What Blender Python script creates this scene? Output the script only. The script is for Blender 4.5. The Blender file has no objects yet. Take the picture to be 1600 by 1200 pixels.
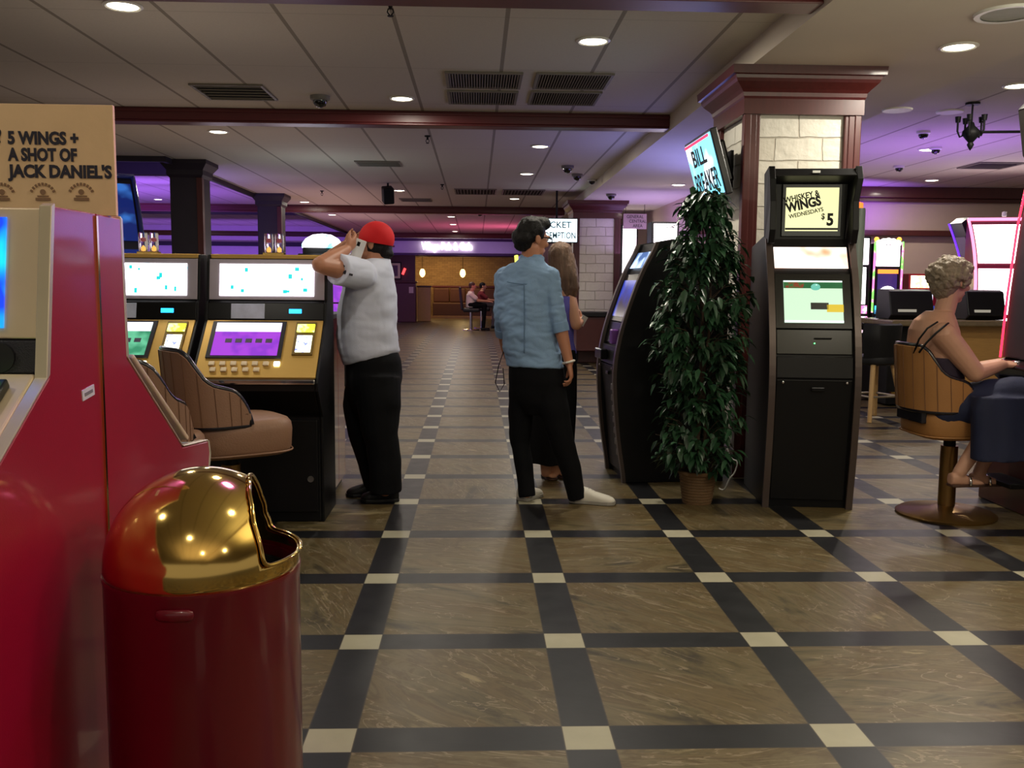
import bpy, bmesh, math, random
from mathutils import Vector as V, Matrix, noise

sc = bpy.context.scene
COL = sc.collection
PI = math.pi
R = math.radians
random.seed(7)

# ------------------------------------------------------------------ camera
FPX, TH, PS, PH, EYE = 1459.84, .104824, .038481, .0080666, 1.33124
_r0 = V((math.cos(PS), -math.sin(PS), 0))
FW = V((math.sin(PS) * math.cos(TH), math.cos(PS) * math.cos(TH), -math.sin(TH)))
_u0 = _r0.cross(FW)
RT = _r0 * math.cos(PH) + _u0 * math.sin(PH)
UP = _u0 * math.cos(PH) - _r0 * math.sin(PH)
CAM = V((0, 0, EYE))
cd = bpy.data.cameras.new('camera')
cd.sensor_width = 36
cd.lens = FPX / 1600 * 36
cd.clip_end = 200
cam = bpy.data.objects.new('camera', cd)
COL.objects.link(cam)
cam.matrix_world = Matrix(((RT.x, UP.x, -FW.x, 0), (RT.y, UP.y, -FW.y, 0), (RT.z, UP.z, -FW.z, EYE), (0, 0, 0, 1)))
sc.camera = cam

# ------------------------------------------------------------------ world, exposure, large lights
w = bpy.data.worlds.new('world')
sc.world = w
w.use_nodes = True
w.node_tree.nodes['Background'].inputs[0].default_value = (1.0, .88, .76, 1)
w.node_tree.nodes['Background'].inputs[1].default_value = .34
sc.view_settings.view_transform = 'Standard'
sc.view_settings.look = 'None'
sc.view_settings.gamma = 1
sc.view_settings.use_curve_mapping = False
sc.view_settings.exposure = 0.0
sc.cycles.use_denoising = True
sc.cycles.max_bounces = 8
sc.cycles.sample_clamp_indirect = 4


def area(loc, target, size, power, color, sy=None, spread=PI):
    l = bpy.data.lights.new('light', 'AREA')
    l.shape = 'RECTANGLE'
    l.size = size
    l.size_y = sy or size
    l.energy = power
    l.color = color
    l.spread = spread
    o = bpy.data.objects.new('light', l)
    COL.objects.link(o)
    o.location = loc
    o.rotation_euler = (V(target) - V(loc)).to_track_quat('-Z', 'Y').to_euler()
    return o


CAN_W, CAN_C = 22.0, (1.0, .92, .78)
PURPLE, PINK, CYAN = (.32, .12, 1.0), (1.0, .16, .40), (.25, .45, 1.0)
# unseen warm area lights facing up, added as fill for the ceiling
WARM = (1.0, .86, .68)
area((-4.6, 3.2, 1.9), (-4.6, 3.2, 3), 3.2, 4, WARM)
area((.4, -3.2, 2.0), (.4, -3.2, 3), 4.0, 62, WARM)
area((2.9, 1.8, 1.9), (2.9, 2.0, 3), 2.6, 85, (1.0, .98, .74))
area((5.8, 3.6, 1.9), (5.8, 3.6, 3), 3.0, 40, WARM)
area((-2.9, 9.6, 1.9), (-2.9, 9.6, 3), 2.6, 5, (1.0, .76, .6), 3.5)
area((-1.9, 5.9, 1.9), (-1.9, 5.9, 3), 1.2, 2, (1.0, .88, .8), 1.2)
area((-2.9, 20, 1.9), (-2.9, 20, 3), 2.0, 28, (1.0, .62, .6), 8)
area((-.15, 3.3, 2.93), (-.8, 2.0, 1.42), .3, 5, (.55, .15, 1.0), spread=R(60))  # purple lamp added to tint the top of the crimson machine's side
# coloured cove lighting of the hall (strips sitting on ledges and behind the machine rows)
area((-8.5, 30.5, 1.2), (-8.5, 33, 3.0), 8, 90, PURPLE, .3)
area((-7.5, 20, 1.7), (-7.5, 21, 3.3), 4, 160, PURPLE, 4)
area((-5.2, 14.2, 1.8), (-5.2, 15, 3.3), 1.4, 35, (.35, .2, 1.0), 2)
area((1.35, 26, 1.9), (.6, 26, 2.95), .3, 60, PINK, 5)
area((2.7, 10.8, 1.9), (2.6, 10.6, 2.8), 1.0, 26, (.28, .3, 1.0), 2.5)
area((2.9, 15.5, 1.9), (2.9, 15.5, 2.8), 1.0, 22, (.55, .4, 1.0), 2.5)
area((5.9, 14.3, 2.4), (5.6, 14.95, 3.0), 1.6, 14, PURPLE, .15)
area((5.2, 10.5, 1.6), (5.0, 11, 2.95), 1.5, 34, (.42, .18, 1.0), 2)
area((-.3, 31.5, 1.9), (-.8, 33, 2.7), 4, 12, (.6, .4, 1.0), .3)
area((-1.6, 38, 2.45), (-1.6, 38.5, 0), 3, 45, (1, .62, .25), 2)


# ------------------------------------------------------------------ pixel -> world helpers
def ray(x, y):
    return FW + RT * ((x - 800) / FPX) - UP * ((y - 600) / FPX)


def at(x, y, Y):
    d = ray(x, y)
    return CAM + d * (Y / d.y)


def on(x, y, z=0.0):
    d = ray(x, y)
    return CAM + d * ((z - EYE) / d.z)


# ------------------------------------------------------------------ materials
def lin(c):
    o = []
    for v in c:
        v /= 255
        o.append(v / 12.92 if v <= .04045 else ((v + .055) / 1.055) ** 2.4)
    return (*o, 1)


class NT:
    def __init__(s, m):
        s.t = m.node_tree
        s.n = s.t.nodes

    def add(s, k, **kw):
        n = s.n.new(k)
        for a, b in kw.items():
            setattr(n, a, b)
        return n

    def link(s, a, b):
        s.t.links.new(a, b)

    def math(s, op, a, b=None):
        n = s.add('ShaderNodeMath', operation=op)
        for i, v in enumerate((a, b)):
            if v is None:
                continue
            if isinstance(v, (int, float)):
                n.inputs[i].default_value = v
            else:
                s.link(v, n.inputs[i])
        return n.outputs[0]

    def mix(s, f, a, b):
        n = s.add('ShaderNodeMix', data_type='RGBA')
        for i, v in ((0, f), (6, a), (7, b)):
            if isinstance(v, (int, float, tuple)):
                n.inputs[i].default_value = v
            else:
                s.link(v, n.inputs[i])
        return n.outputs[2]


MATS = {}


def mat(name, c, rough=.5, metal=0.0, var=.12, scale=8.0, bump=0.0, bscale=60.0, coat=0.0, spec=None, stretch=None, island=0.0, sheen=0.0, aniso=0):
    """principled material with procedural colour variation and optional bump"""
    if name in MATS:
        return MATS[name]
    m = bpy.data.materials.new(name)
    m.use_nodes = True
    t = NT(m)
    b = t.n['Principled BSDF']
    b.inputs['Roughness'].default_value = rough
    b.inputs['Metallic'].default_value = metal
    b.inputs['Coat Weight'].default_value = coat
    b.inputs['Coat Roughness'].default_value = .08
    b.inputs['Sheen Weight'].default_value = sheen
    if spec is not None:
        b.inputs['Specular IOR Level'].default_value = spec
    tc = t.add('ShaderNodeTexCoord')
    co = tc.outputs['Object']
    if stretch:
        mp = t.add('ShaderNodeMapping')
        mp.inputs['Scale'].default_value = stretch
        t.link(co, mp.inputs[0])
        co = mp.outputs[0]
    nz = t.add('ShaderNodeTexNoise')
    nz.inputs['Scale'].default_value = scale
    nz.inputs['Detail'].default_value = 4
    t.link(co, nz.inputs['Vector'])
    base = lin(c)
    dk = tuple(v * (1 - var) for v in base[:3]) + (1,)
    lt = tuple(min(1, v * (1 + var)) for v in base[:3]) + (1,)
    col = t.mix(nz.outputs['Fac'], dk, lt)
    if island:
        g = t.add('ShaderNodeNewGeometry')
        col = t.mix(g.outputs['Random Per Island'], col, tuple(min(1, v * (1 + island) + .002) for v in base[:3]) + (1,))
    t.link(col, b.inputs['Base Color'])
    if bump:
        n2 = t.add('ShaderNodeTexNoise')
        n2.inputs['Scale'].default_value = bscale
        n2.inputs['Detail'].default_value = 3
        t.link(co, n2.inputs['Vector'])
        bp = t.add('ShaderNodeBump')
        bp.inputs['Strength'].default_value = bump
        bp.inputs['Distance'].default_value = .01
        t.link(n2.outputs['Fac'], bp.inputs['Height'])
        t.link(bp.outputs[0], b.inputs['Normal'])
    MATS[name] = m
    return m


def glow(name, c, s, c2=None, scale=6.0, lo=.45, hi=.6, grad=None):
    """emissive screen / lamp material; c2 adds a second colour in a noise pattern"""
    if name in MATS:
        return MATS[name]
    m = bpy.data.materials.new(name)
    m.use_nodes = True
    t = NT(m)
    b = t.n['Principled BSDF']
    b.inputs['Base Color'].default_value = (.02, .02, .02, 1)
    b.inputs['Roughness'].default_value = .15
    b.inputs['Emission Strength'].default_value = s
    b.inputs['Emission Color'].default_value = lin(c)
    if c2:
        tc = t.add('ShaderNodeTexCoord')
        nz = t.add('ShaderNodeTexNoise')
        nz.inputs['Scale'].default_value = scale
        nz.inputs['Detail'].default_value = 2
        t.link(tc.outputs['Object'], nz.inputs['Vector'])
        mr = t.add('ShaderNodeMapRange')
        mr.inputs['From Min'].default_value = lo
        mr.inputs['From Max'].default_value = hi
        t.link(nz.outputs['Fac'], mr.inputs[0])
        t.link(t.mix(mr.outputs[0], lin(c), lin(c2)), b.inputs['Emission Color'])
    MATS[name] = m
    return m


def glass_mat(name='clear_glass', c=(1, 1, 1, 1), rough=.02):
    if name in MATS:
        return MATS[name]
    m = bpy.data.materials.new(name)
    m.use_nodes = True
    b = m.node_tree.nodes['Principled BSDF']
    b.inputs['Base Color'].default_value = c
    b.inputs['Transmission Weight'].default_value = 1
    b.inputs['Roughness'].default_value = rough
    b.inputs['IOR'].default_value = 1.3
    MATS[name] = m
    return m


# ------------------------------------------------------------------ mesh builder
class MB:
    def __init__(s):
        s.bm = bmesh.new()

    def _xf(s, vs, M):
        if M is not None:
            bmesh.ops.transform(s.bm, matrix=M, verts=vs)

    def box(s, c, d, rot=None):
        M = Matrix.Translation(V(c)) @ (rot.to_4x4() if rot else Matrix()) @ Matrix.Diagonal((d[0], d[1], d[2], 1))
        bmesh.ops.create_cube(s.bm, size=1, matrix=M)
        return s

    def span(s, a, b):
        a, b = V(a), V(b)
        return s.box((a + b) / 2, [abs(b[i] - a[i]) for i in range(3)])

    def ball(s, c, r, rot=None, u=20, v=12):
        if isinstance(r, (int, float)):
            r = (r, r, r)
        M = Matrix.Translation(V(c)) @ (rot.to_4x4() if rot else Matrix()) @ Matrix.Diagonal((*r, 1))
        bmesh.ops.create_uvsphere(s.bm, u_segments=u, v_segments=v, radius=1, matrix=M)
        return s

    def loft(s, rings, caps=True, close=True):
        vs = [[s.bm.verts.new(p) for p in r] for r in rings]
        n = len(vs[0])
        for a, b in zip(vs, vs[1:]):
            for i in range(n if close else n - 1):
                j = (i + 1) % n
                try:
                    s.bm.faces.new((a[i], a[j], b[j], b[i]))
                except ValueError:
                    pass
        if caps:
            s.bm.faces.new(list(reversed(vs[0])))
            s.bm.faces.new(vs[-1])
        return s

    def ell(s, rings, n=24, p=2.0):
        """rings: (centre, vec_a, vec_b) ellipses (superellipse power p)"""
        out = []
        for c, a, b in rings:
            c, a, b = V(c), V(a), V(b)
            rr = []
            for i in range(n):
                t = 2 * PI * i / n
                ct, st = math.cos(t), math.sin(t)
                e = 2 / p
                rr.append(c + a * math.copysign(abs(ct) ** e, ct) + b * math.copysign(abs(st) ** e, st))
            out.append(rr)
        return s.loft(out)

    def tube(s, pts, r, n=10, ball=False):
        pts = [V(p) for p in pts]
        if isinstance(r, (int, float)):
            r = [r] * len(pts)
        rings = []
        up = None
        for i, p in enumerate(pts):
            d = (pts[min(i + 1, len(pts) - 1)] - pts[max(i - 1, 0)]).normalized()
            if up is None:
                up = d.orthogonal().normalized()
            a = (up - d * up.dot(d))
            a = a.normalized() if a.length > 1e-6 else d.orthogonal().normalized()
            up = a
            b = d.cross(a)
            rings.append([p + (a * math.cos(2 * PI * k / n) + b * math.sin(2 * PI * k / n)) * r[i] for k in range(n)])
        s.loft(rings)
        if ball:
            s.ball(pts[0], r[0], u=n, v=max(6, n // 2))
            s.ball(pts[-1], r[-1], u=n, v=max(6, n // 2))
        return s

    def cyl(s, c, r, h, axis='z', r2=None, n=24):
        c = V(c)
        d = {'x': V((1, 0, 0)), 'y': V((0, 1, 0)), 'z': V((0, 0, 1))}[axis] if isinstance(axis, str) else V(axis).normalized()
        return s.tube([c - d * h / 2, c + d * h / 2], [r, r if r2 is None else r2], n)

    def lathe(s, prof, c=(0, 0, 0), n=32, cap=True):
        c = V(c)
        return s.loft([[c + V((r * math.cos(2 * PI * k / n), r * math.sin(2 * PI * k / n), z)) for k in range(n)] for r, z in prof], caps=cap)

    def prism(s, poly, a, b, f):
        """poly: 2-d outline; f(u, v, t) -> point ; extruded from t=a to t=b"""
        return s.loft([[V(f(u, v, a)) for u, v in poly], [V(f(u, v, b)) for u, v in poly]])

    def quad(s, *p):
        s.bm.faces.new([s.bm.verts.new(V(q)) for q in p])
        return s

    def build(s, name, m, parent=None, smooth=None, bevel=0, local=False, seg=2):
        bmesh.ops.recalc_face_normals(s.bm, faces=s.bm.faces)
        me = bpy.data.meshes.new(name)
        s.bm.to_mesh(me)
        s.bm.free()
        if m:
            me.materials.append(m)
        o = bpy.data.objects.new(name, me)
        COL.objects.link(o)
        if parent:
            if local:
                r = parent
                M = Matrix()
                while r:
                    M = r.matrix_basis @ M
                    r = r.parent
                me.transform(M.inverted())
            o.parent = parent
        if smooth is not None:
            me.polygons.foreach_set('use_smooth', [True] * len(me.polygons))
            if smooth < 180:
                me.set_sharp_from_angle(angle=R(smooth))
        if bevel:
            md = o.modifiers.new('bevel', 'BEVEL')
            md.width = bevel
            md.segments = seg
            md.limit_method = 'ANGLE'
            md.angle_limit = R(40)
        return o


def tag(o, label=None, cat=None, group=None, kind=None):
    for k, v in (('label', label), ('category', cat), ('group', group), ('kind', kind)):
        if v:
            o[k] = v
    return o


def thing(name, label, cat, loc=(0, 0, 0), rz=0.0, group=None):
    o = bpy.data.objects.new(name, None)
    o.empty_display_size = .1
    COL.objects.link(o)
    o.location = loc
    o.rotation_euler = (0, 0, rz)
    return tag(o, label, cat, group)


def struct(o):
    o['kind'] = 'structure'
    return o


def kids(o):
    return [c for c in bpy.data.objects if c.parent == o]


def dup(o, loc=None, rz=None, label=None, parent=None):
    c = o.copy()
    COL.objects.link(c)
    c.parent = parent
    if loc is not None:
        c.location = loc
    if rz is not None:
        c.rotation_euler = (0, 0, rz)
    if label:
        c['label'] = label
    for k in kids(o):
        dup(k, parent=c)
    return c


def text(s, size, m, parent, M, name='lettering', sx=1.0, bold=0.0, depth=.0015, align='CENTER', spacing=1.0, local=False):
    cu = bpy.data.curves.new('t', 'FONT')
    cu.body = s
    cu.size = size
    cu.align_x = align
    cu.align_y = 'CENTER'
    cu.offset = bold
    cu.extrude = depth
    cu.space_character = spacing
    cu.resolution_u = 3
    o = bpy.data.objects.new('t', cu)
    COL.objects.link(o)
    dg = bpy.context.evaluated_depsgraph_get()
    me = bpy.data.meshes.new_from_object(o.evaluated_get(dg))
    bpy.data.objects.remove(o)
    bpy.data.curves.remove(cu)
    me.transform(M @ Matrix.Diagonal((sx, 1, 1, 1)))
    me.materials.clear()
    me.materials.append(m)
    r = bpy.data.objects.new(name, me)
    me.name = name
    COL.objects.link(r)
    if parent:
        r.parent = parent
    return r


def face_y(c, tilt=0.0, roll=0.0):
    """text frame: faces -y, tilted back by tilt, rolled by roll"""
    return Matrix.Translation(V(c)) @ Matrix.Rotation(R(90) - tilt, 4, 'X') @ Matrix.Rotation(roll, 4, 'Z')


def bake(mb, vox, it=4, fac=.5):
    """voxel-fuse overlapping closed shapes into one continuous surface"""
    bmesh.ops.recalc_face_normals(mb.bm, faces=mb.bm.faces)
    me = bpy.data.meshes.new('tmp')
    mb.bm.to_mesh(me)
    mb.bm.free()
    o = bpy.data.objects.new('tmp', me)
    COL.objects.link(o)
    r = o.modifiers.new('r', 'REMESH')
    r.mode = 'VOXEL'
    r.voxel_size = vox
    sm = o.modifiers.new('s', 'SMOOTH')
    sm.iterations = it
    sm.factor = fac
    dg = bpy.context.evaluated_depsgraph_get()
    out = bpy.data.meshes.new_from_object(o.evaluated_get(dg))
    bpy.data.objects.remove(o)
    bpy.data.meshes.remove(me)
    return out


def organic(name, mb, m, root, vox=.008, it=5, amp=0.0, fr=6.0, stretch=(1, 1, 1), amp2=0.0, fr2=20.0):
    me = bake(mb, vox, it)
    if amp or amp2:
        nrm = [v.normal.copy() for v in me.vertices]
        for v, n in zip(me.vertices, nrm):
            q = V((v.co.x * stretch[0], v.co.y * stretch[1], v.co.z * stretch[2]))
            d = noise.noise(q * fr) * amp if amp else 0
            if amp2:
                d += (abs(noise.noise(q * fr2)) - .25) * amp2
            v.co += n * d
    M = root.matrix_basis.inverted()
    me.transform(M)
    me.name = name
    me.materials.clear()
    me.materials.append(m)
    me.polygons.foreach_set('use_smooth', [True] * len(me.polygons))
    o = bpy.data.objects.new(name, me)
    COL.objects.link(o)
    o.parent = root
    return o

# ================================================================== SETTING
TX, TY, TS, SW = -.42622, 2.63579, .762, .146


def floor_material():
    m = bpy.data.materials.new('marble_tile_floor')
    m.use_nodes = True
    t = NT(m)
    b = t.n['Principled BSDF']
    b.inputs['Specular IOR Level'].default_value = .36
    tc = t.add('ShaderNodeTexCoord')
    sp = t.add('ShaderNodeSeparateXYZ')
    t.link(tc.outputs['Object'], sp.inputs[0])
    lines, cells, grout = [], [], []
    for ax, off in ((0, TX), (1, TY)):
        u = t.math('DIVIDE', t.math('SUBTRACT', sp.outputs[ax], off), TS)
        fr = t.math('FRACT', t.math('ADD', u, .5))
        d = t.math('MULTIPLY', t.math('ABSOLUTE', t.math('SUBTRACT', fr, .5)), TS)
        lines.append(t.math('LESS_THAN', d, SW / 2))
        grout.append(t.math('LESS_THAN', t.math('ABSOLUTE', t.math('SUBTRACT', d, SW / 2)), .002))
        cells.append(t.math('FLOOR', u))
    strip = t.math('MAXIMUM', lines[0], lines[1])
    cross = t.math('MINIMUM', lines[0], lines[1])
    cc = t.add('ShaderNodeCombineXYZ')
    t.link(cells[0], cc.inputs[0])
    t.link(cells[1], cc.inputs[1])
    wn = t.add('ShaderNodeTexWhiteNoise', noise_dimensions='3D')
    t.link(cc.outputs[0], wn.inputs['Vector'])
    rot = t.add('ShaderNodeVectorRotate', rotation_type='Z_AXIS')
    t.link(tc.outputs['Object'], rot.inputs['Vector'])
    t.link(t.math('ADD', t.math('MULTIPLY', t.math('SUBTRACT', wn.outputs['Value'], .5), 1.6), .55), rot.inputs['Angle'])
    add = t.add('ShaderNodeVectorMath', operation='MULTIPLY_ADD')
    t.link(wn.outputs['Color'], add.inputs[0])
    add.inputs[1].default_value = (17, 17, 17)
    t.link(rot.outputs[0], add.inputs[2])
    st = t.add('ShaderNodeMapping')
    st.inputs['Scale'].default_value = (.62, 2.1, 1)
    t.link(add.outputs[0], st.inputs[0])
    n1 = t.add('ShaderNodeTexNoise')
    n1.inputs['Scale'].default_value = 1.7
    n1.inputs['Detail'].default_value = 7
    n1.inputs['Roughness'].default_value = .62
    n1.inputs['Distortion'].default_value = 1.8
    t.link(st.outputs[0], n1.inputs['Vector'])
    rp = t.add('ShaderNodeValToRGB')
    e = rp.color_ramp.elements
    e[0].position, e[0].color = .32, lin((52, 44, 27))
    e[1].position, e[1].color = .70, lin((152, 137, 100))
    for p, c in ((.40, (89, 78, 49)), (.47, (107, 94, 64)), (.52, (86, 70, 40)), (.57, (104, 88, 56)), (.62, (88, 75, 46))):
        k = e.new(p)
        k.color = lin(c)
    t.link(n1.outputs['Fac'], rp.inputs[0])
    n2 = t.add('ShaderNodeTexNoise')
    n2.inputs['Scale'].default_value = 2.1
    n2.inputs['Detail'].default_value = 5
    n2.inputs['Distortion'].default_value = 2.2
    t.link(st.outputs[0], n2.inputs['Vector'])
    vein = t.math('LESS_THAN', t.math('ABSOLUTE', t.math('SUBTRACT', n2.outputs['Fac'], .5)), .007)
    vein = t.math('MULTIPLY', vein, .6)
    marble = t.mix(vein, rp.outputs[0], lin((147, 132, 107)))
    tone = t.math('MULTIPLY', wn.outputs['Value'], .22)
    marble = t.mix(tone, marble, lin((73, 64, 49)))
    n3 = t.add('ShaderNodeTexNoise')
    n3.inputs['Scale'].default_value = 9
    n3.inputs['Detail'].default_value = 5
    t.link(tc.outputs['Object'], n3.inputs['Vector'])
    blk = t.mix(n3.outputs['Fac'], lin((14, 14, 17)), lin((25, 25, 28)))
    wht = t.mix(n3.outputs['Fac'], lin((154, 149, 126)), lin((182, 177, 154)))
    c = t.mix(strip, marble, blk)
    c = t.mix(cross, c, wht)
    g = t.math('MINIMUM', t.math('ADD', grout[0], grout[1]), .8)
    c = t.mix(g, c, lin((58, 50, 40)))
    t.link(c, b.inputs['Base Color'])
    mr = t.add('ShaderNodeMapRange')
    mr.inputs['To Min'].default_value = .34
    mr.inputs['To Max'].default_value = .48
    t.link(n3.outputs['Fac'], mr.inputs[0])
    t.link(mr.outputs[0], b.inputs['Roughness'])
    bp = t.add('ShaderNodeBump')
    bp.inputs['Strength'].default_value = .06
    bp.inputs['Distance'].default_value = .01
    t.link(n1.outputs['Fac'], bp.inputs['Height'])
    t.link(bp.outputs[0], b.inputs['Normal'])
    return m


def grid_ceiling_material(name, c, sx, sy, ox, line):
    m = bpy.data.materials.new(name)
    m.use_nodes = True
    t = NT(m)
    b = t.n['Principled BSDF']
    b.inputs['Roughness'].default_value = .85
    tc = t.add('ShaderNodeTexCoord')
    sp = t.add('ShaderNodeSeparateXYZ')
    t.link(tc.outputs['Object'], sp.inputs[0])
    ls = []
    for ax, s, o, wd in ((0, sx, ox, .014), (1, sy, .35, .006)):
        u = t.math('DIVIDE', t.math('SUBTRACT', sp.outputs[ax], o), s)
        d = t.math('MULTIPLY', t.math('ABSOLUTE', t.math('SUBTRACT', t.math('FRACT', t.math('ADD', u, .5)), .5)), s)
        ls.append(t.math('LESS_THAN', d, wd))
    nz = t.add('ShaderNodeTexNoise')
    nz.inputs['Scale'].default_value = 90
    nz.inputs['Detail'].default_value = 3
    t.link(tc.outputs['Object'], nz.inputs['Vector'])
    base = t.mix(nz.outputs['Fac'], tuple(v * .86 for v in lin(c)[:3]) + (1,), lin(c))
    c2 = t.mix(t.math('MULTIPLY', ls[1], .25), base, lin(line))
    t.link(t.mix(t.math('MULTIPLY', ls[0], .75), c2, lin(line)), b.inputs['Base Color'])
    bp = t.add('ShaderNodeBump')
    bp.inputs['Strength'].default_value = .15
    bp.inputs['Distance'].default_value = .005
    t.link(nz.outputs['Fac'], bp.inputs['Height'])
    t.link(bp.outputs[0], b.inputs['Normal'])
    return m


def brick_material(name, c1, c2, mortar, bw, bh, ax, strength=.6, rough=.55):
    """bricks on an upright face; ax = which horizontal axis runs along the face"""
    m = bpy.data.materials.new(name)
    m.use_nodes = True
    t = NT(m)
    b = t.n['Principled BSDF']
    b.inputs['Roughness'].default_value = rough
    tc = t.add('ShaderNodeTexCoord')
    sp = t.add('ShaderNodeSeparateXYZ')
    t.link(tc.outputs['Object'], sp.inputs[0])
    cb = t.add('ShaderNodeCombineXYZ')
    t.link(sp.outputs[ax], cb.inputs[0])
    t.link(sp.outputs[2], cb.inputs[1])
    nz = t.add('ShaderNodeTexNoise')
    nz.inputs['Scale'].default_value = 5
    t.link(cb.outputs[0], nz.inputs['Vector'])
    wob = t.add('ShaderNodeVectorMath', operation='MULTIPLY_ADD')
    t.link(nz.outputs['Color'], wob.inputs[0])
    wob.inputs[1].default_value = (.03, .03, 0)
    t.link(cb.outputs[0], wob.inputs[2])
    br = t.add('ShaderNodeTexBrick')
    br.inputs['Color1'].default_value = lin(c1)
    br.inputs['Color2'].default_value = lin(c2)
    br.inputs['Mortar'].default_value = lin(mortar)
    br.inputs['Scale'].default_value = 1
    br.inputs['Brick Width'].default_value = bw
    br.inputs['Row Height'].default_value = bh
    br.inputs['Mortar Size'].default_value = .006
    br.inputs['Mortar Smooth'].default_value = .6
    t.link(wob.outputs[0], br.inputs['Vector'])
    t.link(br.outputs['Color'], b.inputs['Base Color'])
    n2 = t.add('ShaderNodeTexNoise')
    n2.inputs['Scale'].default_value = 14
    n2.inputs['Detail'].default_value = 5
    t.link(cb.outputs[0], n2.inputs['Vector'])
    h = t.math('SUBTRACT', t.math('MULTIPLY', n2.outputs['Fac'], .5), br.outputs['Fac'])
    bp = t.add('ShaderNodeBump')
    bp.inputs['Strength'].default_value = strength
    bp.inputs['Distance'].default_value = .02
    t.link(h, bp.inputs['Height'])
    t.link(bp.outputs[0], b.inputs['Normal'])
    return m


M_wood = mat('red_mahogany', (76, 27, 25), .4, var=.3, scale=5, stretch=(8, 8, .8), coat=.1)
M_beam = mat('beam_mahogany', (88, 30, 32), .4, var=.25, scale=4, stretch=(.6, 8, 8))
M_ceil = grid_ceiling_material('ceiling_tiles', (214, 204, 188), .69, 1.38, .18, (120, 108, 92))
M_plain = mat('painted_plaster', (208, 196, 180), .8, var=.05, scale=3, bump=.05)
M_brick = brick_material('white_painted_brick', (226, 222, 208), (218, 212, 196), (200, 192, 174), .335, .158, 0, .9)
M_brick_side = brick_material('white_painted_brick_side', (226, 222, 208), (218, 212, 196), (200, 192, 174), .335, .158, 1, .9)
M_tanbrick = brick_material('tan_brick', (158, 128, 84), (140, 110, 72), (104, 82, 56), .22, .08, 0, .5)
M_dark = mat('dark_column_paint', (38, 30, 44), .6, var=.2)
M_tanwall = mat('tan_wall_paint', (196, 172, 156), .8, var=.05)
M_lilac = mat('pale_wall_paint', (206, 190, 206), .8, var=.05)

struct(MB().quad((-16, -9, 0), (14, -9, 0), (14, 44, 0), (-16, 44, 0)).build('floor', floor_material()))
CZ, SZ = 2.95, 2.80
c = MB()
c.span((-16, -9, CZ), (1.82, 12.4, CZ + .06))
c.span((-4.0, 12.4, CZ), (1.82, 33.1, CZ + .06))
struct(c.build('ceiling', M_ceil))
struct(MB().span((1.82, -9, SZ), (3.40, 33.1, CZ + .06)).build('ceiling_soffit', M_plain))
struct(MB().span((3.40, -9, CZ), (14, 15.1, CZ + .06)).build('ceiling_right', M_ceil))
struct(MB().span((-16, 12.4, 3.32), (-4.0, 33.1, 3.38)).build('ceiling_coffer', M_ceil))
struct(MB().span((-4.06, 12.46, 2.88), (-4.0, 33, 3.32)).build('trim_11', M_dark))
struct(MB().span((-16, 12.40, 2.88), (-4.0, 12.46, 3.32)).build('trim_12', M_dark))
for i, (y, x0, z0) in enumerate(((5.02, -12, 2.82), (8.98, -12, 2.82), (19.6, -12, 2.80), (29.5, -12, 2.80))):
    b = MB()
    b.span((x0, y, z0 + .02), (1.82, y + .22, CZ))
    b.span((x0, y - .015, z0 + .09), (1.82, y, z0 + .115))
    b.span((x0, y + .01, z0), (1.82, y + .21, z0 + .02))
    struct(b.build('trim_%d' % (i + 1), M_beam, bevel=.006))
b = MB()
for y in (15.8, 24.5):
    b.span((-14, y, 3.1), (-4.06, y + .25, 3.32))
struct(b.build('trim_5', M_dark))

# far walls
struct(MB().span((-16, 33, 0), (-3.3, 33.15, 3.4)).build('wall_back_left', M_lilac))
struct(MB().span((-16, 32.9, 2.62), (-3.3, 33, 2.76)).build('trim_6', M_dark))
struct(MB().span((3.42, 15.1, 0), (14, 15.25, 3.0)).build('wall_right', M_tanwall))
struct(MB().span((3.40, 15.25, 0), (3.52, 33, 2.82)).build('wall_side', M_tanwall))
b = MB()
b.span((3.42, 14.9, 2.78), (14, 15.1, 2.95))
b.span((3.42, 14.98, 2.72), (14, 15.1, 2.78))
struct(b.build('trim_7', M_wood, bevel=.008))
struct(MB().span((3.44, 14.95, 2.18), (14, 15.1, 2.27)).build('trim_8', M_wood, bevel=.008))
struct(MB().span((1.75, 22, 0), (1.95, 33, 2.8)).build('wall_corridor', mat('maroon_paint', (84, 44, 58), .7)))
struct(MB().span((3.3, 26, 0), (1.9, 26.2, 2.8)).build('wall_end', M_lilac))

# cafe at the end of the aisle
struct(MB().span((-6, 39.6, 0), (5, 39.8, 2.7)).build('wall_cafe', M_tanbrick))
struct(MB().span((-6, 33.2, 2.64), (5, 39.8, 2.7)).build('ceiling_cafe', mat('cafe_ceiling_paint', (120, 84, 68), .8)))
struct(MB().span((-2.25, 37.6, 0), (.9, 37.75, .10)).build('trim_9', mat('pale_oak_step', (190, 150, 100), .4, stretch=(1, 8, 8))))
struct(MB().span((-6, 37.0, 2.44), (5, 37.2, 2.64)).build('trim_10', M_wood))


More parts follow.
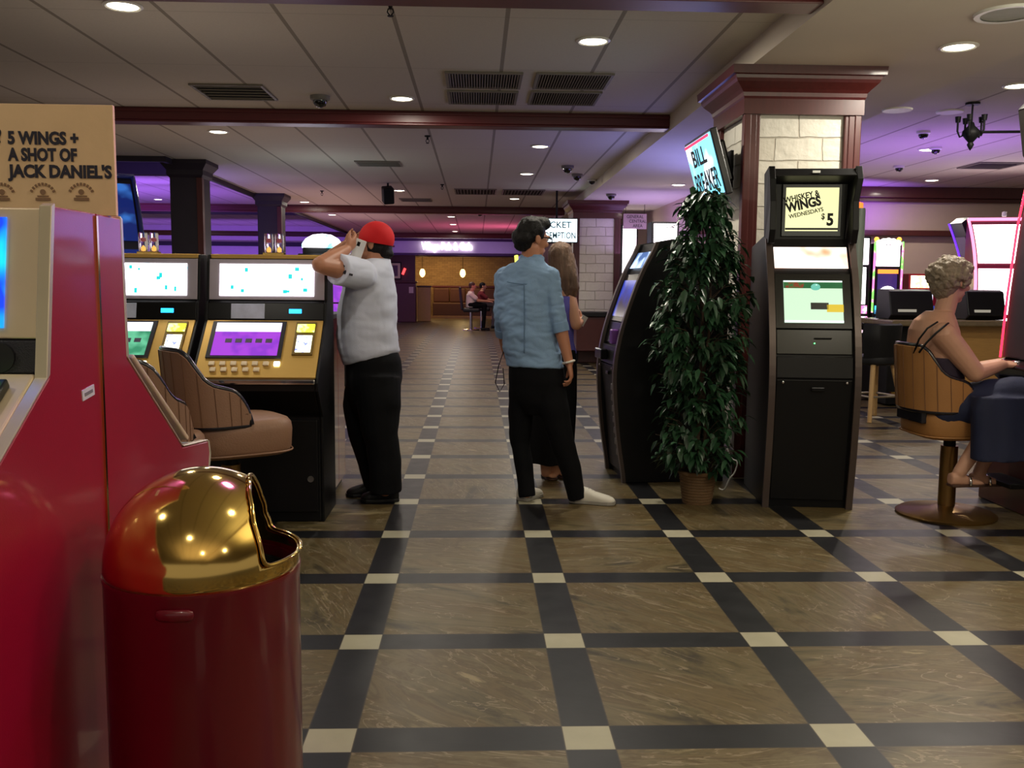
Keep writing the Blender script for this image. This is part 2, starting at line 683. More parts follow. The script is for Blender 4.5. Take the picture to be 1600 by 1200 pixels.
def sign_fascia():
    o = thing('shop_sign', 'purple-lit curved fascia with white illuminated cafe lettering at the end of the aisle', 'sign', (-.6, 33, 2.42))
    m = MB()
    pts = []
    for k in range(17):
        u = k / 16
        x = -3.6 + 7.2 * u
        pts.append((x, .5 * (2 * u - 1) ** 2))
    m.loft([[V((x, y, 0)), V((x, y + .12, 0)), V((x, y + .12, .53)), V((x, y, .53))] for x, y in pts])
    p = m.build('fascia_panel', M_lilac, o)
    e = MB()
    e.loft([[V((x, y - .03, -.05)), V((x, y + .15, -.05)), V((x, y + .15, .02)), V((x, y - .03, .02))] for x, y in pts])
    e.loft([[V((x, y - .03, .44)), V((x, y + .15, .44)), V((x, y + .15, .54)), V((x, y - .03, .54))] for x, y in pts])
    e.build('fascia_trim', mat('purple_trim', (66, 34, 74), .5), o)
    text('Village Pub & Cafe', .36, glow('sign_letter_glow', (255, 246, 255), 4.5), o, face_y((-.44, -.05, .25)), sx=.66, bold=.012, depth=.015)
    return o


sign_fascia()


# brick columns with mahogany corners and crown moulding
def brick_column(x0, x1, y0, y1, name):
    o = struct(thing(name, None, None, ((x0 + x1) / 2, (y0 + y1) / 2, 0)))
    hx, hy = (x1 - x0) / 2, (y1 - y0) / 2
    m = MB()
    m.span((-hx + .03, -hy + .03, 0), (hx - .03, hy - .03, SZ))
    ob = m.build('brick_face', M_brick, o)
    ob.data.materials.append(M_brick_side)
    for p in ob.data.polygons:
        if abs(p.normal.x) > .5:
            p.material_index = 1
    for sx in (-1, 1):
        for sy in (-1, 1):
            q = MB()
            q.span((sx * hx, sy * hy, .2), (sx * (hx - .10), sy * (hy - .10), 2.62))
            q.span((sx * (hx + .012), sy * (hy + .012), .2), (sx * (hx - .035), sy * (hy - .035), 2.62))
            q.span((sx * (hx + .006), sy * (hy + .006), .2), (sx * (hx - .075), sy * (hy - .075), 2.62))
            q.build('corner_trim', M_wood, o, bevel=.006)
    k = MB()
    prof = [(0, 2.50), (.022, 2.50), (.022, 2.60), (.03, 2.615), (.034, 2.64), (.05, 2.66), (.09, 2.70), (.10, 2.72), (.105, 2.74), (.125, 2.745), (.13, 2.80), (0, 2.80)]
    rings = []
    for e, z in prof:
        rings.append([V((sx * (hx + e), sy * (hy + e), z)) for sx, sy in ((-1, -1), (1, -1), (1, 1), (-1, 1))])
    k.loft(rings)
    k.build('crown_moulding', M_wood, o)
    s = MB()
    s.span((-hx - .02, -hy - .02, 0), (hx + .02, hy + .02, .2))
    s.build('plinth', M_wood, o, bevel=.01)
    return o


brick_column(1.82, 2.60, 6.42, 7.20, 'brick_column')
brick_column(1.68, 2.48, 16.3, 17.1, 'brick_column')


def dark_column(x, y, s):
    o = struct(thing('dark_column', None, None, (x, y, 0)))
    MB().span((-s / 2, -s / 2, 0), (s / 2, s / 2, 2.8)).build('shaft', M_dark, o, bevel=.02)
    k = MB()
    k.loft([[V((sx * (s / 2 + e), sy * (s / 2 + e), z)) for sx, sy in ((-1, -1), (1, -1), (1, 1), (-1, 1))] for e, z in ((0, 2.72), (.03, 2.76), (.03, 2.82), (.09, 2.9), (.09, 2.95))])
    k.build('capital', M_dark, o)
    r = MB()
    r.span((s / 2 - .06, -s / 2 - .02, 0), (s / 2 + .015, -s / 2 + .06, 2.72))
    r.build('corner_trim', M_wood, o)


dark_column(-3.86, 12.95, .42)
dark_column(-3.76, 17.5, .42)

# ================================================================== CEILING FIXTURES
M_white = mat('white_enamel', (225, 222, 214), .4)
M_black = mat('black_plastic', (13, 13, 16), .4, spec=.35)
M_blackm = mat('matte_black', (11, 11, 13), .6, spec=.3)
M_lens = glow('warm_lamp_lens', (255, 244, 214), 9)
M_chrome = mat('chrome', (214, 214, 220), .12, 1.0)


def can_light(x, y, z, label, power=1.0, color=CAN_C, group='recessed ceiling lights'):
    o = thing('ceiling_light', label, 'ceiling light', (x, y, z), 0, group)
    MB().lathe([(.088, -.001), (.112, -.001), (.114, -.006), (.1, -.014), (.088, -.009)], n=32, cap=False).build('trim_ring', M_white, o, smooth=40)
    MB().lathe([(.001, -.016), (.06, -.015), (.088, -.008), (.088, .0), (.001, .0)], n=32).build('lens', M_lens, o, smooth=60)
    l = bpy.data.lights.new('light', 'AREA')
    l.shape = 'DISK'
    l.size = .16
    l.energy = CAN_W * power
    l.color = color
    lo = bpy.data.objects.new('light', l)
    COL.objects.link(lo)
    lo.parent = o
    lo.location = (0, 0, -.022)
    return o


CANS = [
    ((192, 8), 2.95, 'recessed ceiling light at the top edge above the tan wings sign', .7),
    ((927, 63), 2.95, 'recessed ceiling light just beyond the two right-hand return air grilles', 1.3),
    ((628, 153), 2.95, 'recessed ceiling light between the dome camera and the return air grilles', 1),
    ((341, 205), 2.95, 'recessed ceiling light just behind the red beam, above the poker machines', 1),
    ((844, 228), 2.95, 'recessed ceiling light just behind the red beam, above the denim shirted man', 1),
    ((823, 271), 2.95, 'recessed ceiling light second behind the red beam above the denim shirted man', 1),
    ((804, 310), 2.95, 'recessed ceiling light third behind the red beam above the denim shirted man', .6),
    ((624, 297), 2.95, 'recessed ceiling light beside the black ceiling speaker', 1),
    ((476, 315), 2.95, 'recessed ceiling light to the upper left of the red cap, nearer of two', 1),
    ((519, 335), 2.95, 'small recessed ceiling light just left of the red cap top', 1),
    ((705, 338), 2.95, 'first of three recessed lights stacked in a row above the cafe sign', 1),
    ((708, 350), 2.95, 'middle of three recessed lights stacked in a row above the cafe sign', 1),
    ((711, 361), 2.95, 'lowest of three recessed lights stacked in a row above the cafe sign', 1),
    ((1498, 72), 2.80, 'large recessed soffit light to the right of the brick column crown', 1.8),
    ((1060, 288), 2.80, 'recessed soffit light in blue glow left of the tilted screen', .6),
    ((1590, 133), 2.95, 'recessed ceiling light cut by the right picture edge', 1),
    ((1450, 233), 2.95, 'recessed ceiling light below the hanging black chandelier', 1),
    ((1456, 281), 2.95, 'recessed ceiling light close above the far right wall moulding', .8),
    ((247, 311), 3.32, 'recessed light in the purple coffer left of the near dark column, upper one', 1),
    ((241, 331), 3.32, 'recessed light in the purple coffer left of the near dark column, lower one', 1),
    ((367, 358), 3.32, 'recessed light between the two dark columns above the machine tops', 1),
    ((229, 373), 3.32, 'recessed light right above the lamp tubes of the left poker machine', 1),
]
for (px, py), z, lab, pw in CANS:
    p = on(px, py, z)
    can_light(p.x, p.y, z, lab, pw)
for x, y, pw in ((-.66, 3.9, .5), (-2.1, 1.2, .4), (.76, 1.7, .4), (2.6, 2.4, .9), (-.66, -.6, .4), (.76, -2.9, .6), (2.6, -1.6, .8), (5.4, 3.2, .8)):
    can_light(x, y, 2.95 if x < 1.8 or x > 3.4 else 2.8, 'recessed ceiling light mirrored as a small spark in the gold bin dome', pw)

M_grille = mat('grille_grey', (120, 112, 100), .5)
M_void = mat('duct_void', (14, 13, 12), .9)


def grille(p, sx, sy, label, n=18, along='x', name='air_grille', mg=M_grille):
    o = thing(name, label, 'air vent', (p.x, p.y, CZ), 0, 'ceiling air vents')
    f = MB()
    t = .025
    for a in (-1, 1):
        f.box((a * (sx / 2 - t / 2), 0, -.008), (t, sy, .016))
        f.box((0, a * (sy / 2 - t / 2), -.008), (sx - 2 * t, t, .016))
    f.build('frame', mg, o, bevel=.003)
    MB().box((0, 0, -.001), (sx - .04, sy - .04, .002)).build('backing', M_void, o)
    s = MB()
    for k in range(n):
        if along == 'x':
            s.box((-sx / 2 + t + (k + .5) * (sx - 2 * t) / n, 0, -.009), (.008, sy - 2 * t, .012), Matrix.Rotation(.3, 3, 'Y'))
        else:
            s.box((0, -sy / 2 + t + (k + .5) * (sy - 2 * t) / n, -.009), (sx - 2 * t, .012, .010), Matrix.Rotation(.5, 3, 'X'))
    s.build('louvres', mg, o)
    return o


for (px, py), lab in (((756, 124.5), 'square return air grille, near left of the block of four'), ((894, 126), 'square return air grille, near right of the block of four'),
                      ((754, 151.5), 'square return air grille, far left of the block of four'), ((881, 152.5), 'square return air grille, far right of the block of four')):
    grille(on(px, py, CZ), .60, .56, lab, 26)
grille(on(367, 143, CZ), .60, .62, 'louvred air diffuser with dark slats left of the dome camera', 5, 'y')
grille(on(592, 255, CZ), .60, .5, 'small dark louvred vent beyond the red beam left of centre', 5, 'y')
grille(on(743, 299, CZ), .72, .9, 'far return air grille pair in front of the second beam, left one', 12)
grille(on(817, 300, CZ), .72, .9, 'far return air grille pair in front of the second beam, right one', 12)
grille(on(1548, 258, CZ), .6, .6, 'dark ceiling vent at the right beyond the chandelier', 5, 'y')
grille(on(650, 312, CZ), .6, .6, 'small vent just in front of the second beam', 4, 'y')


def dome_camera(p, z, label, s=1.0):
    o = thing('dome_camera', label, 'security camera', (p.x, p.y, z), 0, 'ceiling security cameras')
    MB().lathe([(.001, 0), (.085 * s, 0), (.085 * s, -.03 * s), (.07 * s, -.04 * s), (.001, -.04 * s)], n=24).build('housing', M_white if s < .9 else mat('grey_plastic', (120, 116, 110), .5), o, smooth=40)
    MB().lathe([(.062 * s, -.036 * s), (.06 * s, -.06 * s), (.045 * s, -.085 * s), (.02 * s, -.098 * s), (.001, -.1 * s)], n=24, cap=False).build('dome', mat('smoked_dome', (10, 10, 12), .08, coat=.5), o, smooth=180)
    return o


for (px, py), z, lab, s in (((500, 150), CZ, 'dark dome security camera near the red beam left of centre', 1),
                            ((887, 259), CZ, 'dark dome camera above another one, right of the row of lights', 1),
                            ((902, 272), CZ, 'dark dome camera lower of the pair right of the row of lights', .95),
                            ((925, 280), CZ, 'small white cased dome camera right of the dark pair', .8),
                            ((955, 303), SZ, 'dome camera on the soffit in front of the far brick column', .95),
                            ((1443, 205), CZ, 'small dome camera left of the chandelier', .8),
                            ((1405, 259), CZ, 'small dark dome camera near the far right ceiling edge', .8),
                            ((750, 331), CZ, 'tiny dome camera just behind the second beam', .95),
                            ((1462, 230), CZ, 'dome camera hard beside the light below the chandelier', .8)):
    dome_camera(on(px, py, z), z, lab, s)


def sprinkler(p, label):
    o = thing('sprinkler', label, 'sprinkler', (p.x, p.y, CZ), 0, 'ceiling sprinklers')
    MB().lathe([(.001, 0), (.035, 0), (.03, -.012), (.012, -.016), (.01, -.045), (.001, -.045)], n=16).build('body', M_blackm, o, smooth=40)
    f = MB()
    f.tube([(-.012, 0, -.04), (-.018, 0, -.06), (-.003, 0, -.08)], .004, 6)
    f.tube([(.012, 0, -.04), (.018, 0, -.06), (.003, 0, -.08)], .004, 6)
    f.cyl((0, 0, -.082), .018, .004)
    f.build('deflector', M_blackm, o)


for (px, py), lab in (((610, 2), 'dark ceiling sprinkler at the top edge of the picture'), ((668, 212), 'ceiling sprinkler just behind the long red beam'),
                      ((691, 288), 'far ceiling sprinkler above the cafe sign'), ((503, 298), 'far ceiling sprinkler above the red cap')):
    sprinkler(on(px, py, CZ), lab)

p = on(606, 286, CZ)
o = thing('ceiling_speaker', 'black box speaker hanging from the ceiling beside a round light', 'speaker', (p.x, p.y, CZ))
MB().cyl((0, 0, -.04), .015, .08).build('bracket', M_blackm, o)
MB().box((0, 0, -.19), (.17, .2, .26), Matrix.Rotation(.35, 3, 'X') @ Matrix.Rotation(.3, 3, 'Z')).build('cabinet', M_blackm, o, bevel=.02)

p = on(1575, 20, SZ)
o = thing('ceiling_speaker', 'large round flush ceiling speaker cover at the top right corner', 'speaker', (p.x, p.y, SZ))
MB().lathe([(.13, 0), (.17, 0), (.165, -.014), (.135, -.012)], n=40, cap=False).build('rim', M_white, o, smooth=50)
MB().lathe([(.001, -.004), (.135, -.008), (.135, 0), (.001, 0)], n=40).build('mesh_cover', mat('speaker_mesh', (176, 176, 166), .6, bump=.4, bscale=400), o)
for (px, py), z, lab in (((1484, 174), CZ, 'pale round flush ceiling speaker left of the chandelier'), ((1402, 171), SZ - .0, 'violet-lit round ceiling speaker at the soffit edge')):
    p = on(px, py, z)
    o = thing('ceiling_speaker', lab, 'speaker', (p.x, p.y, z))
    MB().lathe([(.001, 0), (.12, 0), (.115, -.012), (.001, -.012)], n=32).build('cover', M_white, o, smooth=40)

# chandelier
p = at(1518, 195, 8.2)
o = thing('chandelier', 'black wrought iron chandelier with upright arms hanging at the right', 'chandelier', (p.x, p.y, CZ))
m = MB()
m.cyl((0, 0, -.01), .06, .02)
m.cyl((0, 0, -.1), .008, .2)
m.build('rod', M_blackm, o)
m = MB()
m.lathe([(.001, -.16), (.02, -.17), (.03, -.2), (.07, -.24), (.075, -.27), (.045, -.31), (.02, -.34), (.03, -.36), (.015, -.39), (.001, -.41)], n=16)
m.build('body', M_blackm, o, smooth=60)
for k in range(5):
    a = k * 2 * PI / 5 + .3
    c, s = math.cos(a), math.sin(a)
    m = MB()
    m.tube([(.05 * c, .05 * s, -.27), (.09 * c, .09 * s, -.29), (.11 * c, .11 * s, -.24), (.11 * c, .11 * s, -.13)], .009, 8)
    m.cyl((.11 * c, .11 * s, -.14), .02, .05, r2=.026, n=12)
    m.build('arm', M_blackm, o, smooth=50)
m = MB()
m.tube([(.05, 0, -.25), (.6, -.05, -.245)], .012, 8)
m.build('brace', M_blackm, o)

# ================================================================== WALL SCREENS
M_bez = mat('screen_bezel', (16, 17, 20), .3)
# tilted screen on the near column's left face
p0, p1 = V((1.575, 7.17, 2.40)), V((1.575, 6.42, 2.40))
o = thing('wall_screen', 'tilted screen with cyan picture mounted on the side of the near brick column', 'screen', (1.63, 6.8, 2.18), 0)
ax = V((0, -1, 0))
dn = V((.125, 0, -.43)).normalized()
nn = ax.cross(-dn).normalized()
if nn.x > 0:
    nn = -nn
RM = Matrix((ax, -dn, nn)).transposed()
T4 = RM.to_4x4()


def scr(c, d):
    return MB().box(RM @ V(c), d, RM)


scr((0, 0, -.03), (.78, .46, .05)).build('housing', M_bez, o, bevel=.008)
scr((0, 0, -.09), (.5, .3, .08)).build('back_cover', M_bez, o, bevel=.02)
scr((0, 0, -.003), (.74, .42, .006)).build('display', glow('cyan_screen', (120, 214, 244), 2.0, (230, 246, 255), 3.2, .5, .62), o)
scr((-.02, .196, .002), (.7, .02, .003)).build('red_banner', glow('red_banner_glow', (255, 60, 90), 1.6), o)
M_ink = mat('black_ink', (12, 12, 14), .6)
text('BILL', .17, M_ink, o, T4 @ Matrix.Translation((-.04, .085, .003)), sx=1.3, bold=.004, depth=.001)
text('BREAKER', .2, M_ink, o, T4 @ Matrix.Translation((.02, -.1, .003)), sx=.8, bold=.004, depth=.001)
m = MB()
m.tube([RM @ V((0, 0, -.12)), V((.12, 0, -.04)), V((.18, 0, -.02))], .025)
m.span((.17, -.1, -.14), (.19, .1, .12))
m.build('wall_bracket', M_blackm, o)

a = at(870, 360, 16.1)
o = thing('hanging_screen', 'white lit ticket redemption screen behind the denim shirted man', 'screen', a)
MB().box((0, .03, 0), (.72, .05, .42)).build('housing', M_bez, o, bevel=.008)
MB().box((0, .002, 0), (.69, .008, .385)).build('display', glow('white_screen', (222, 246, 255), 3.2), o)
text('TICKET', .15, mat('teal_ink', (30, 120, 130), .5), o, face_y((0, -.004, .09)), sx=1.0, bold=.003)
text('REDEMPTION', .15, mat('teal_ink', (30, 120, 130), .5), o, face_y((0, -.004, -.09)), sx=.72, bold=.003)
m = MB()
m.tube([(0, .07, .1), (0, .07, CZ - a.z)], .018)
m.box((0, .07, 0), (.2, .05, .2))
m.build('ceiling_pole', M_blackm, o)

a = at(992, 346, 16.9)
o = thing('hanging_sign', 'small beige notice board hanging beside the far brick column', 'sign', a)
MB().box((0, 0, 0), (.42, .02, .27)).build('board', mat('beige_board', (190, 170, 160), .6), o)
text('GENERAL', .08, M_ink, o, face_y((0, -.012, .08)), sx=.9)
text('CENTRAL', .08, M_ink, o, face_y((.05, -.012, 0)), sx=.9)
text('AREA', .08, M_ink, o, face_y((.05, -.012, -.08)), sx=.9)
for s in (-.17, .17):
    MB().tube([(s, 0, .13), (s, 0, SZ - a.z)], .004, 6).build('wire', M_blackm, o)

# ================================================================== KIOSKS
KP = [(0.0, 0), (-.05, .30), (-.077, .58), (-.086, .78), (-.060, .95), (-.03, 1.08), (.03, 1.26), (.085, 1.41), (.15, 1.54), (.21, 1.63)]
KB = .70


def ky(z):
    for (y0, z0), (y1, z1) in zip(KP, KP[1:]):
        if z0 <= z <= z1:
            return y0 + (y1 - y0) * (z - z0) / (z1 - z0)
    return KP[-1][0]


def smooth_prof(off=0, n=28, z1=1.63):
    out = []
    for k in range(n + 1):
        z = z1 * k / n
        y = sum(ky(min(1.63, max(0, z + d))) for d in (-.08, -.04, 0, .04, .08)) / 5
        out.append((y + off, z))
    return out


M_kiosk = mat('kiosk_black', (9, 9, 12), .45, var=.2, spec=.3)
M_kgloss = mat('kiosk_gloss_black', (8, 8, 10), .22, spec=.4)
M_edge = mat('kiosk_edge_bronze', (86, 74, 70), .35, .4)
KW = .53


def kiosk(label, loc, rz, topper):
    o = thing('cash_kiosk', label, 'kiosk', loc, rz)
    for s in (-1, 1):
        poly = smooth_prof() + [(.30, 1.65), (KB, 1.60), (KB, 0)]
        q = MB().prism(poly, s * KW / 2, s * (KW / 2 - .035), lambda u, v, t: (t, u, v)).build('side_panel', M_kiosk, o, bevel=.006)
        e = MB()
        pr_ = smooth_prof(-.003)
        e.loft([[V((s * (KW / 2 - .036), y - .004, z)), V((s * (KW / 2 + .002), y - .004, z)), V((s * (KW / 2 + .002), y + .02, z)), V((s * (KW / 2 - .036), y + .02, z))] for y, z in pr_])
        e.build('edge_trim', M_edge, q)
    poly = smooth_prof(.035) + [(.32, 1.62), (KB - .02, 1.58), (KB - .02, .02)]
    hw = KW / 2 - .035
    MB().prism(poly, -hw, hw, lambda u, v, t: (t, u, v)).build('body', M_kiosk, o, smooth=30)

    def panel(z0, z1, w0, w1, th, name, m, par=o, off=.03, bevel=.004, cx=0):
        mb = MB()
        y0, y1 = ky(z0) + off, ky(z1) + off
        mb.loft([[V((cx - w0 / 2, y0, z0)), V((cx + w0 / 2, y0, z0)), V((cx + w1 / 2, y1, z1)), V((cx - w1 / 2, y1, z1))],
                 [V((cx - w0 / 2, y0 - th, z0)), V((cx + w0 / 2, y0 - th, z0)), V((cx + w1 / 2, y1 - th, z1)), V((cx - w1 / 2, y1 - th, z1))]])
        return mb.build(name, m, par, bevel=bevel)
    panel(.05, .79, .44, .44, .012, 'lower_door', M_kiosk)
    d = panel(.80, .925, .445, .445, .02, 'cash_drawer', M_kiosk)
    for s in (-1, 1):
        MB().ball((s * .185, ky(.80) - .0, .775), (.009, .006, .009), u=12, v=8).build('lock', M_chrome, d, smooth=180)
    MB().box((.02, ky(.74) + .012, .735), (.075, .012, .022)).build('handle', M_kgloss, d, bevel=.003)
    panel(.94, 1.085, .44, .44, .006, 'card_shelf', M_kgloss)
    MB().box((.05, ky(1.03) + .018, 1.035), (.1, .01, .006)).build('card_slot', M_blackm, o)
    MB().ball((.0, ky(1.0) + .018, 1.005), .004, u=8, v=6).build('status_lamp', glow('green_led', (90, 255, 120), 6), o)
    panel(1.09, 1.42, .45, .45, .012, 'screen_bezel', M_kgloss)
    if topper:
        s = panel(1.125, 1.375, .345, .345, .004, 'touch_screen', glow('mint_screen', (206, 236, 204), 1.15), off=.018, bevel=0)
        panel(1.33, 1.366, .345, .345, .002, 'header_band', glow('green_band', (26, 110, 62), .8), s, off=.013, bevel=0)
        panel(1.368, 1.376, .345, .345, .002, 'top_bar', glow('white_bar', (230, 255, 250), 1.4), s, off=.013, bevel=0)
        panel(1.128, 1.14, .345, .345, .002, 'bottom_bar', glow('white_bar', (230, 255, 250), 1.4), s, off=.013, bevel=0)
        panel(1.332, 1.364, .10, .12, .003, 'picture_corner', glow('red_picture', (170, 40, 36), .7, (60, 120, 60), 30, .4, .55), s, off=.012, bevel=0, cx=-.11)
        MB().ball((.015, ky(1.335) + .012, 1.337), (.028, .006, .022), u=20).build('emblem', glow('emblem_green', (120, 214, 190), .9), s)
        panel(1.205, 1.245, .105, .105, .003, 'dark_button', mat('dark_key', (30, 38, 38), .4), s, off=.013, bevel=.002, cx=.035)
        panel(1.19, 1.235, .098, .098, .003, 'yellow_button', glow('yellow_key', (240, 206, 50), .9), s, off=.013, bevel=.002, cx=.125)
        panel(1.45, 1.58, .435, .435, .006, 'lit_header', glow('orange_header', (255, 236, 222), 2.0, (255, 120, 60), 5, .5, .7), off=.026, bevel=0)
        t = MB()
        # flared hood
        hood = MB()
        hood.loft([[V((-.22, .235, 1.62)), V((.22, .235, 1.62)), V((.22, .5, 1.62)), V((-.22, .5, 1.62))],
                   [V((-.235, .245, 2.0)), V((.235, .245, 2.0)), V((.235, .5, 2.0)), V((-.235, .5, 2.0))]])
        h = hood.build('topper', M_kiosk, o, bevel=.01)
        for s_ in (-1, 1):
            w_ = MB()
            w_.prism([(.10, 1.68), (.13, 1.60), (.28, 1.60), (.28, 2.03), (.13, 2.06), (.09, 1.98), (.115, 1.85)], s_ * .225, s_ * .262, lambda u, v, t_: (t_ + (.012 * s_ if v > 1.95 else 0), u, v))
            w_.build('wing', M_kiosk, h, bevel=.004)
        MB().loft([[V((-.25, .10, 2.0)), V((.25, .10, 2.0)), V((.25, .26, 1.96)), V((-.25, .26, 1.96))],
                   [V((-.25, .13, 2.045)), V((.25, .13, 2.045)), V((.25, .42, 2.03)), V((-.25, .42, 2.03))]]).build('visor', M_kiosk, h, bevel=.006)
        MB().box((.0, .105, 2.022), (.045, .012, .014)).build('maker_plate', mat('silver_plate', (190, 190, 190), .3, .6), h)
        MB().box((.01, .236, 1.805), (.36, .02, .32)).build('display_frame', M_kgloss, h, bevel=.004)
        d = MB().box((.01, .224, 1.81), (.315, .006, .262)).build('display', glow('cream_screen', (244, 240, 176), 1.15), h)
        MB().box((.01, .2195, 1.692), (.315, .003, .012)).build('caption_strip', M_ink, d)
        r = R(13)
        text('WHISKEY &', .05, M_ink, d, face_y((-.055, .219, 1.885), 0, r), sx=.82, bold=.0012)
        text('WINGS', .078, M_ink, d, face_y((-.042, .219, 1.838), 0, r), sx=.82, bold=.0035)
        text('WEDNESDAYS', .035, M_ink, d, face_y((-.025, .219, 1.787), 0, r), sx=.92, bold=.0006)
        text('$', .05, M_ink, d, face_y((.077, .219, 1.766)), sx=.85, bold=.001)
        text('5', .10, M_ink, d, face_y((.120, .219, 1.745)), sx=.85, bold=.004)
    else:
        panel(1.125, 1.375, .345, .345, .004, 'touch_screen', glow('blue_screen_dim', (24, 60, 190), .9, (10, 20, 60), 3), off=.018, bevel=0)
        panel(1.46, 1.57, .40, .40, .006, 'lit_header', glow('pale_header', (200, 224, 255), 1.8, (60, 90, 140), 6), off=.024, bevel=0)
        MB().box((.13, ky(.97) + .0, .99), (.07, .05, .10)).build('ticket_slot', mat('violet_bezel', (120, 70, 150), .3), o, bevel=.008)
        MB().box((-.1, ky(.87) - .02, .86), (.2, .05, .07)).build('keypad', M_kgloss, o, bevel=.008)
        for k in range(7):
            MB().box((.17, ky(.2 + k * .075) + .012, .2 + k * .075), (.05, .02, .045)).build('receipt_chute', mat('worn_grey', (110, 108, 104), .5), o, bevel=.006)
        s = MB().box((-KW / 2 - .0015, .135, .885), (.003, .085, .05)).build('sticker', mat('sticker_white', (206, 206, 200), .5), o)
        MB().box((-KW / 2 - .0032, .135, .885), (.001, .06, .012)).build('faded_print', mat('faded_print', (120, 118, 114), .6), s)
        MB().box((-KW / 2 - .001, .33, .91), (.002, .74, .004)).build('seam', M_blackm, o)
        MB().box((-KW / 2 - .001, .20, .46), (.002, .004, .9)).build('seam', M_blackm, o)
    return o


kiosk('black cash kiosk with a lit whiskey and wings sign, before the near brick column', (2.01, 5.50, 0), R(-7), True)
kiosk('black curved cash kiosk seen from its side, left of the tall potted plant', (.985, 6.49, 0), R(-85), False)

# ================================================================== RED MACHINES, WINGS SIGN, BIN
M_red = mat('crimson_laminate', (156, 9, 44), .36, var=.06, scale=3, bump=.05, bscale=300, coat=.5)
M_gold = mat('polished_gold', (222, 188, 108), .10, 1.0, var=.04)
M_cream = mat('champagne_metal', (226, 206, 172), .4, .3)
RPF = [(0, 0), (0, 1.475), (-.195, 1.474), (-.245, 1.153), (-.655, .885), (-.77, .862), (-.785, .82), (-.77, .78), (-.70, .74), (-.70, 0)]

RPB = [(0, 0), (0, 1.475), (-.132, 1.474), (-.142, 1.158), (-.525, .885), (-.765, .862), (-.78, .82), (-.765, .78), (-.70, .74), (-.70, 0)]


def red_machine(label, loc, rz, seam):
    RP = RPF if seam else RPB
    o = thing('slot_machine', label, 'slot machine', loc, rz)
    MB().prism([(y + (.012 if z > .1 and y < -.1 else 0), z - (.01 if z > 1.4 else 0)) for y, z in RP], -.32, .32, lambda u, v, t: (t, u, v)).build('cabinet', mat('cabinet_dark', (34, 30, 34), .5), o, bevel=.006)
    for s in (-1, 1):
        MB().prism(RP, s * .32, s * .34, lambda u, v, t: (t, u, v)).build('side_panel', M_red, o, bevel=.003)
        e = MB()
        pts = RP[2:8]
        e.loft([[V((s * .318, y - .012, z)), V((s * .341, y - .012, z)), V((s * .341, y + .004, z + .006)), V((s * .318, y + .004, z + .006))] for y, z in pts])
        e.build('edge_trim', mat('satin_chrome_trim', (232, 220, 190), .25, .55), o, bevel=.003)
    if seam:
        for s in (-1, 1):
            MB().box((s * .341, -.002, .735), (.006, .009, 1.47)).build('gold_seam', M_gold, o)
        st = MB().box((.3408, -.075, 1.105), (.002, .06, .022), Matrix.Rotation(.12, 3, 'X')).build('sticker', mat('sticker_white', (206, 206, 200), .5), o)
        MB().box((.3421, -.075, 1.105), (.001, .04, .007), Matrix.Rotation(.12, 3, 'X')).build('faded_print', mat('faded_print', (120, 118, 114), .6), st)
    # front: upper bezel, screen, speaker panel, deck
    def up(z):
        return RP[2][0] + (RP[3][0] - RP[2][0]) * (1.474 - z) / .32

    def plate(x0, x1, z0, z1, th, name, m, off=0.0, bev=.003, par=o):
        return MB().loft([[V((x0, up(z0) + .01 + off, z0)), V((x1, up(z0) + .01 + off, z0)), V((x1, up(z1) + .01 + off, z1)), V((x0, up(z1) + .01 + off, z1))],
                          [V((x0, up(z0) + .01 + off - th, z0)), V((x1, up(z0) + .01 + off - th, z0)), V((x1, up(z1) + .01 + off - th, z1)), V((x0, up(z1) + .01 + off - th, z1))]]).build(name, m, par, bevel=bev)
    plate(-.318, .318, 1.225, 1.47, .012, 'bezel', M_cream)
    sc_ = plate(-.255, .255, 1.245, 1.452, .006, 'game_screen', glow('ocean_screen', (20, 60, 235), 1.6, (20, 200, 250), 9, .5, .66), -.011, 0)
    plate(.17, .225, 1.395, 1.402, .002, 'caption', glow('white_bar', (230, 255, 250), 1.4), -.016, 0, sc_)
    plate(-.318, .318, 1.16, 1.222, .012, 'speaker_panel', mat('speaker_black', (34, 32, 38), .6, bump=.3, bscale=500))
    for s in (-1, 1):
        MB().cyl((s * .25, up(1.19) - .004, 1.19), .028, .008, 'y', n=28).build('speaker', mat('speaker_ring', (22, 21, 26), .5), o)
    d = Matrix.Rotation(math.atan2(.268, .41), 3, 'X')
    MB().box((0, -.452, 1.022), (.634, .49, .012), d).build('console_deck', M_cream, o, bevel=.004)
    MB().box((.25, -.335, 1.118), (.075, .11, .02), d).build('bill_acceptor', mat('acceptor_black', (24, 28, 26), .4), o, bevel=.004)
    MB().box((.25, -.322, 1.143), (.05, .05, .006), d).build('acceptor_light', glow('lime_light', (150, 255, 90), 1.6), o)
    for k in range(5):
        MB().box((-.22 + k * .08, -.59, .948), (.055, .045, .02), d).build('play_button', mat('button_ivory', (226, 220, 200), .3), o, bevel=.005)
    return o


red_machine('crimson slot machine at the left edge with a blue screen and chrome edges', (-1.14, 2.02, 0), 0, True)
red_machine('crimson slot machine turned away, back to back with the blue screen one', (-1.14, 2.026, 0), PI, False)

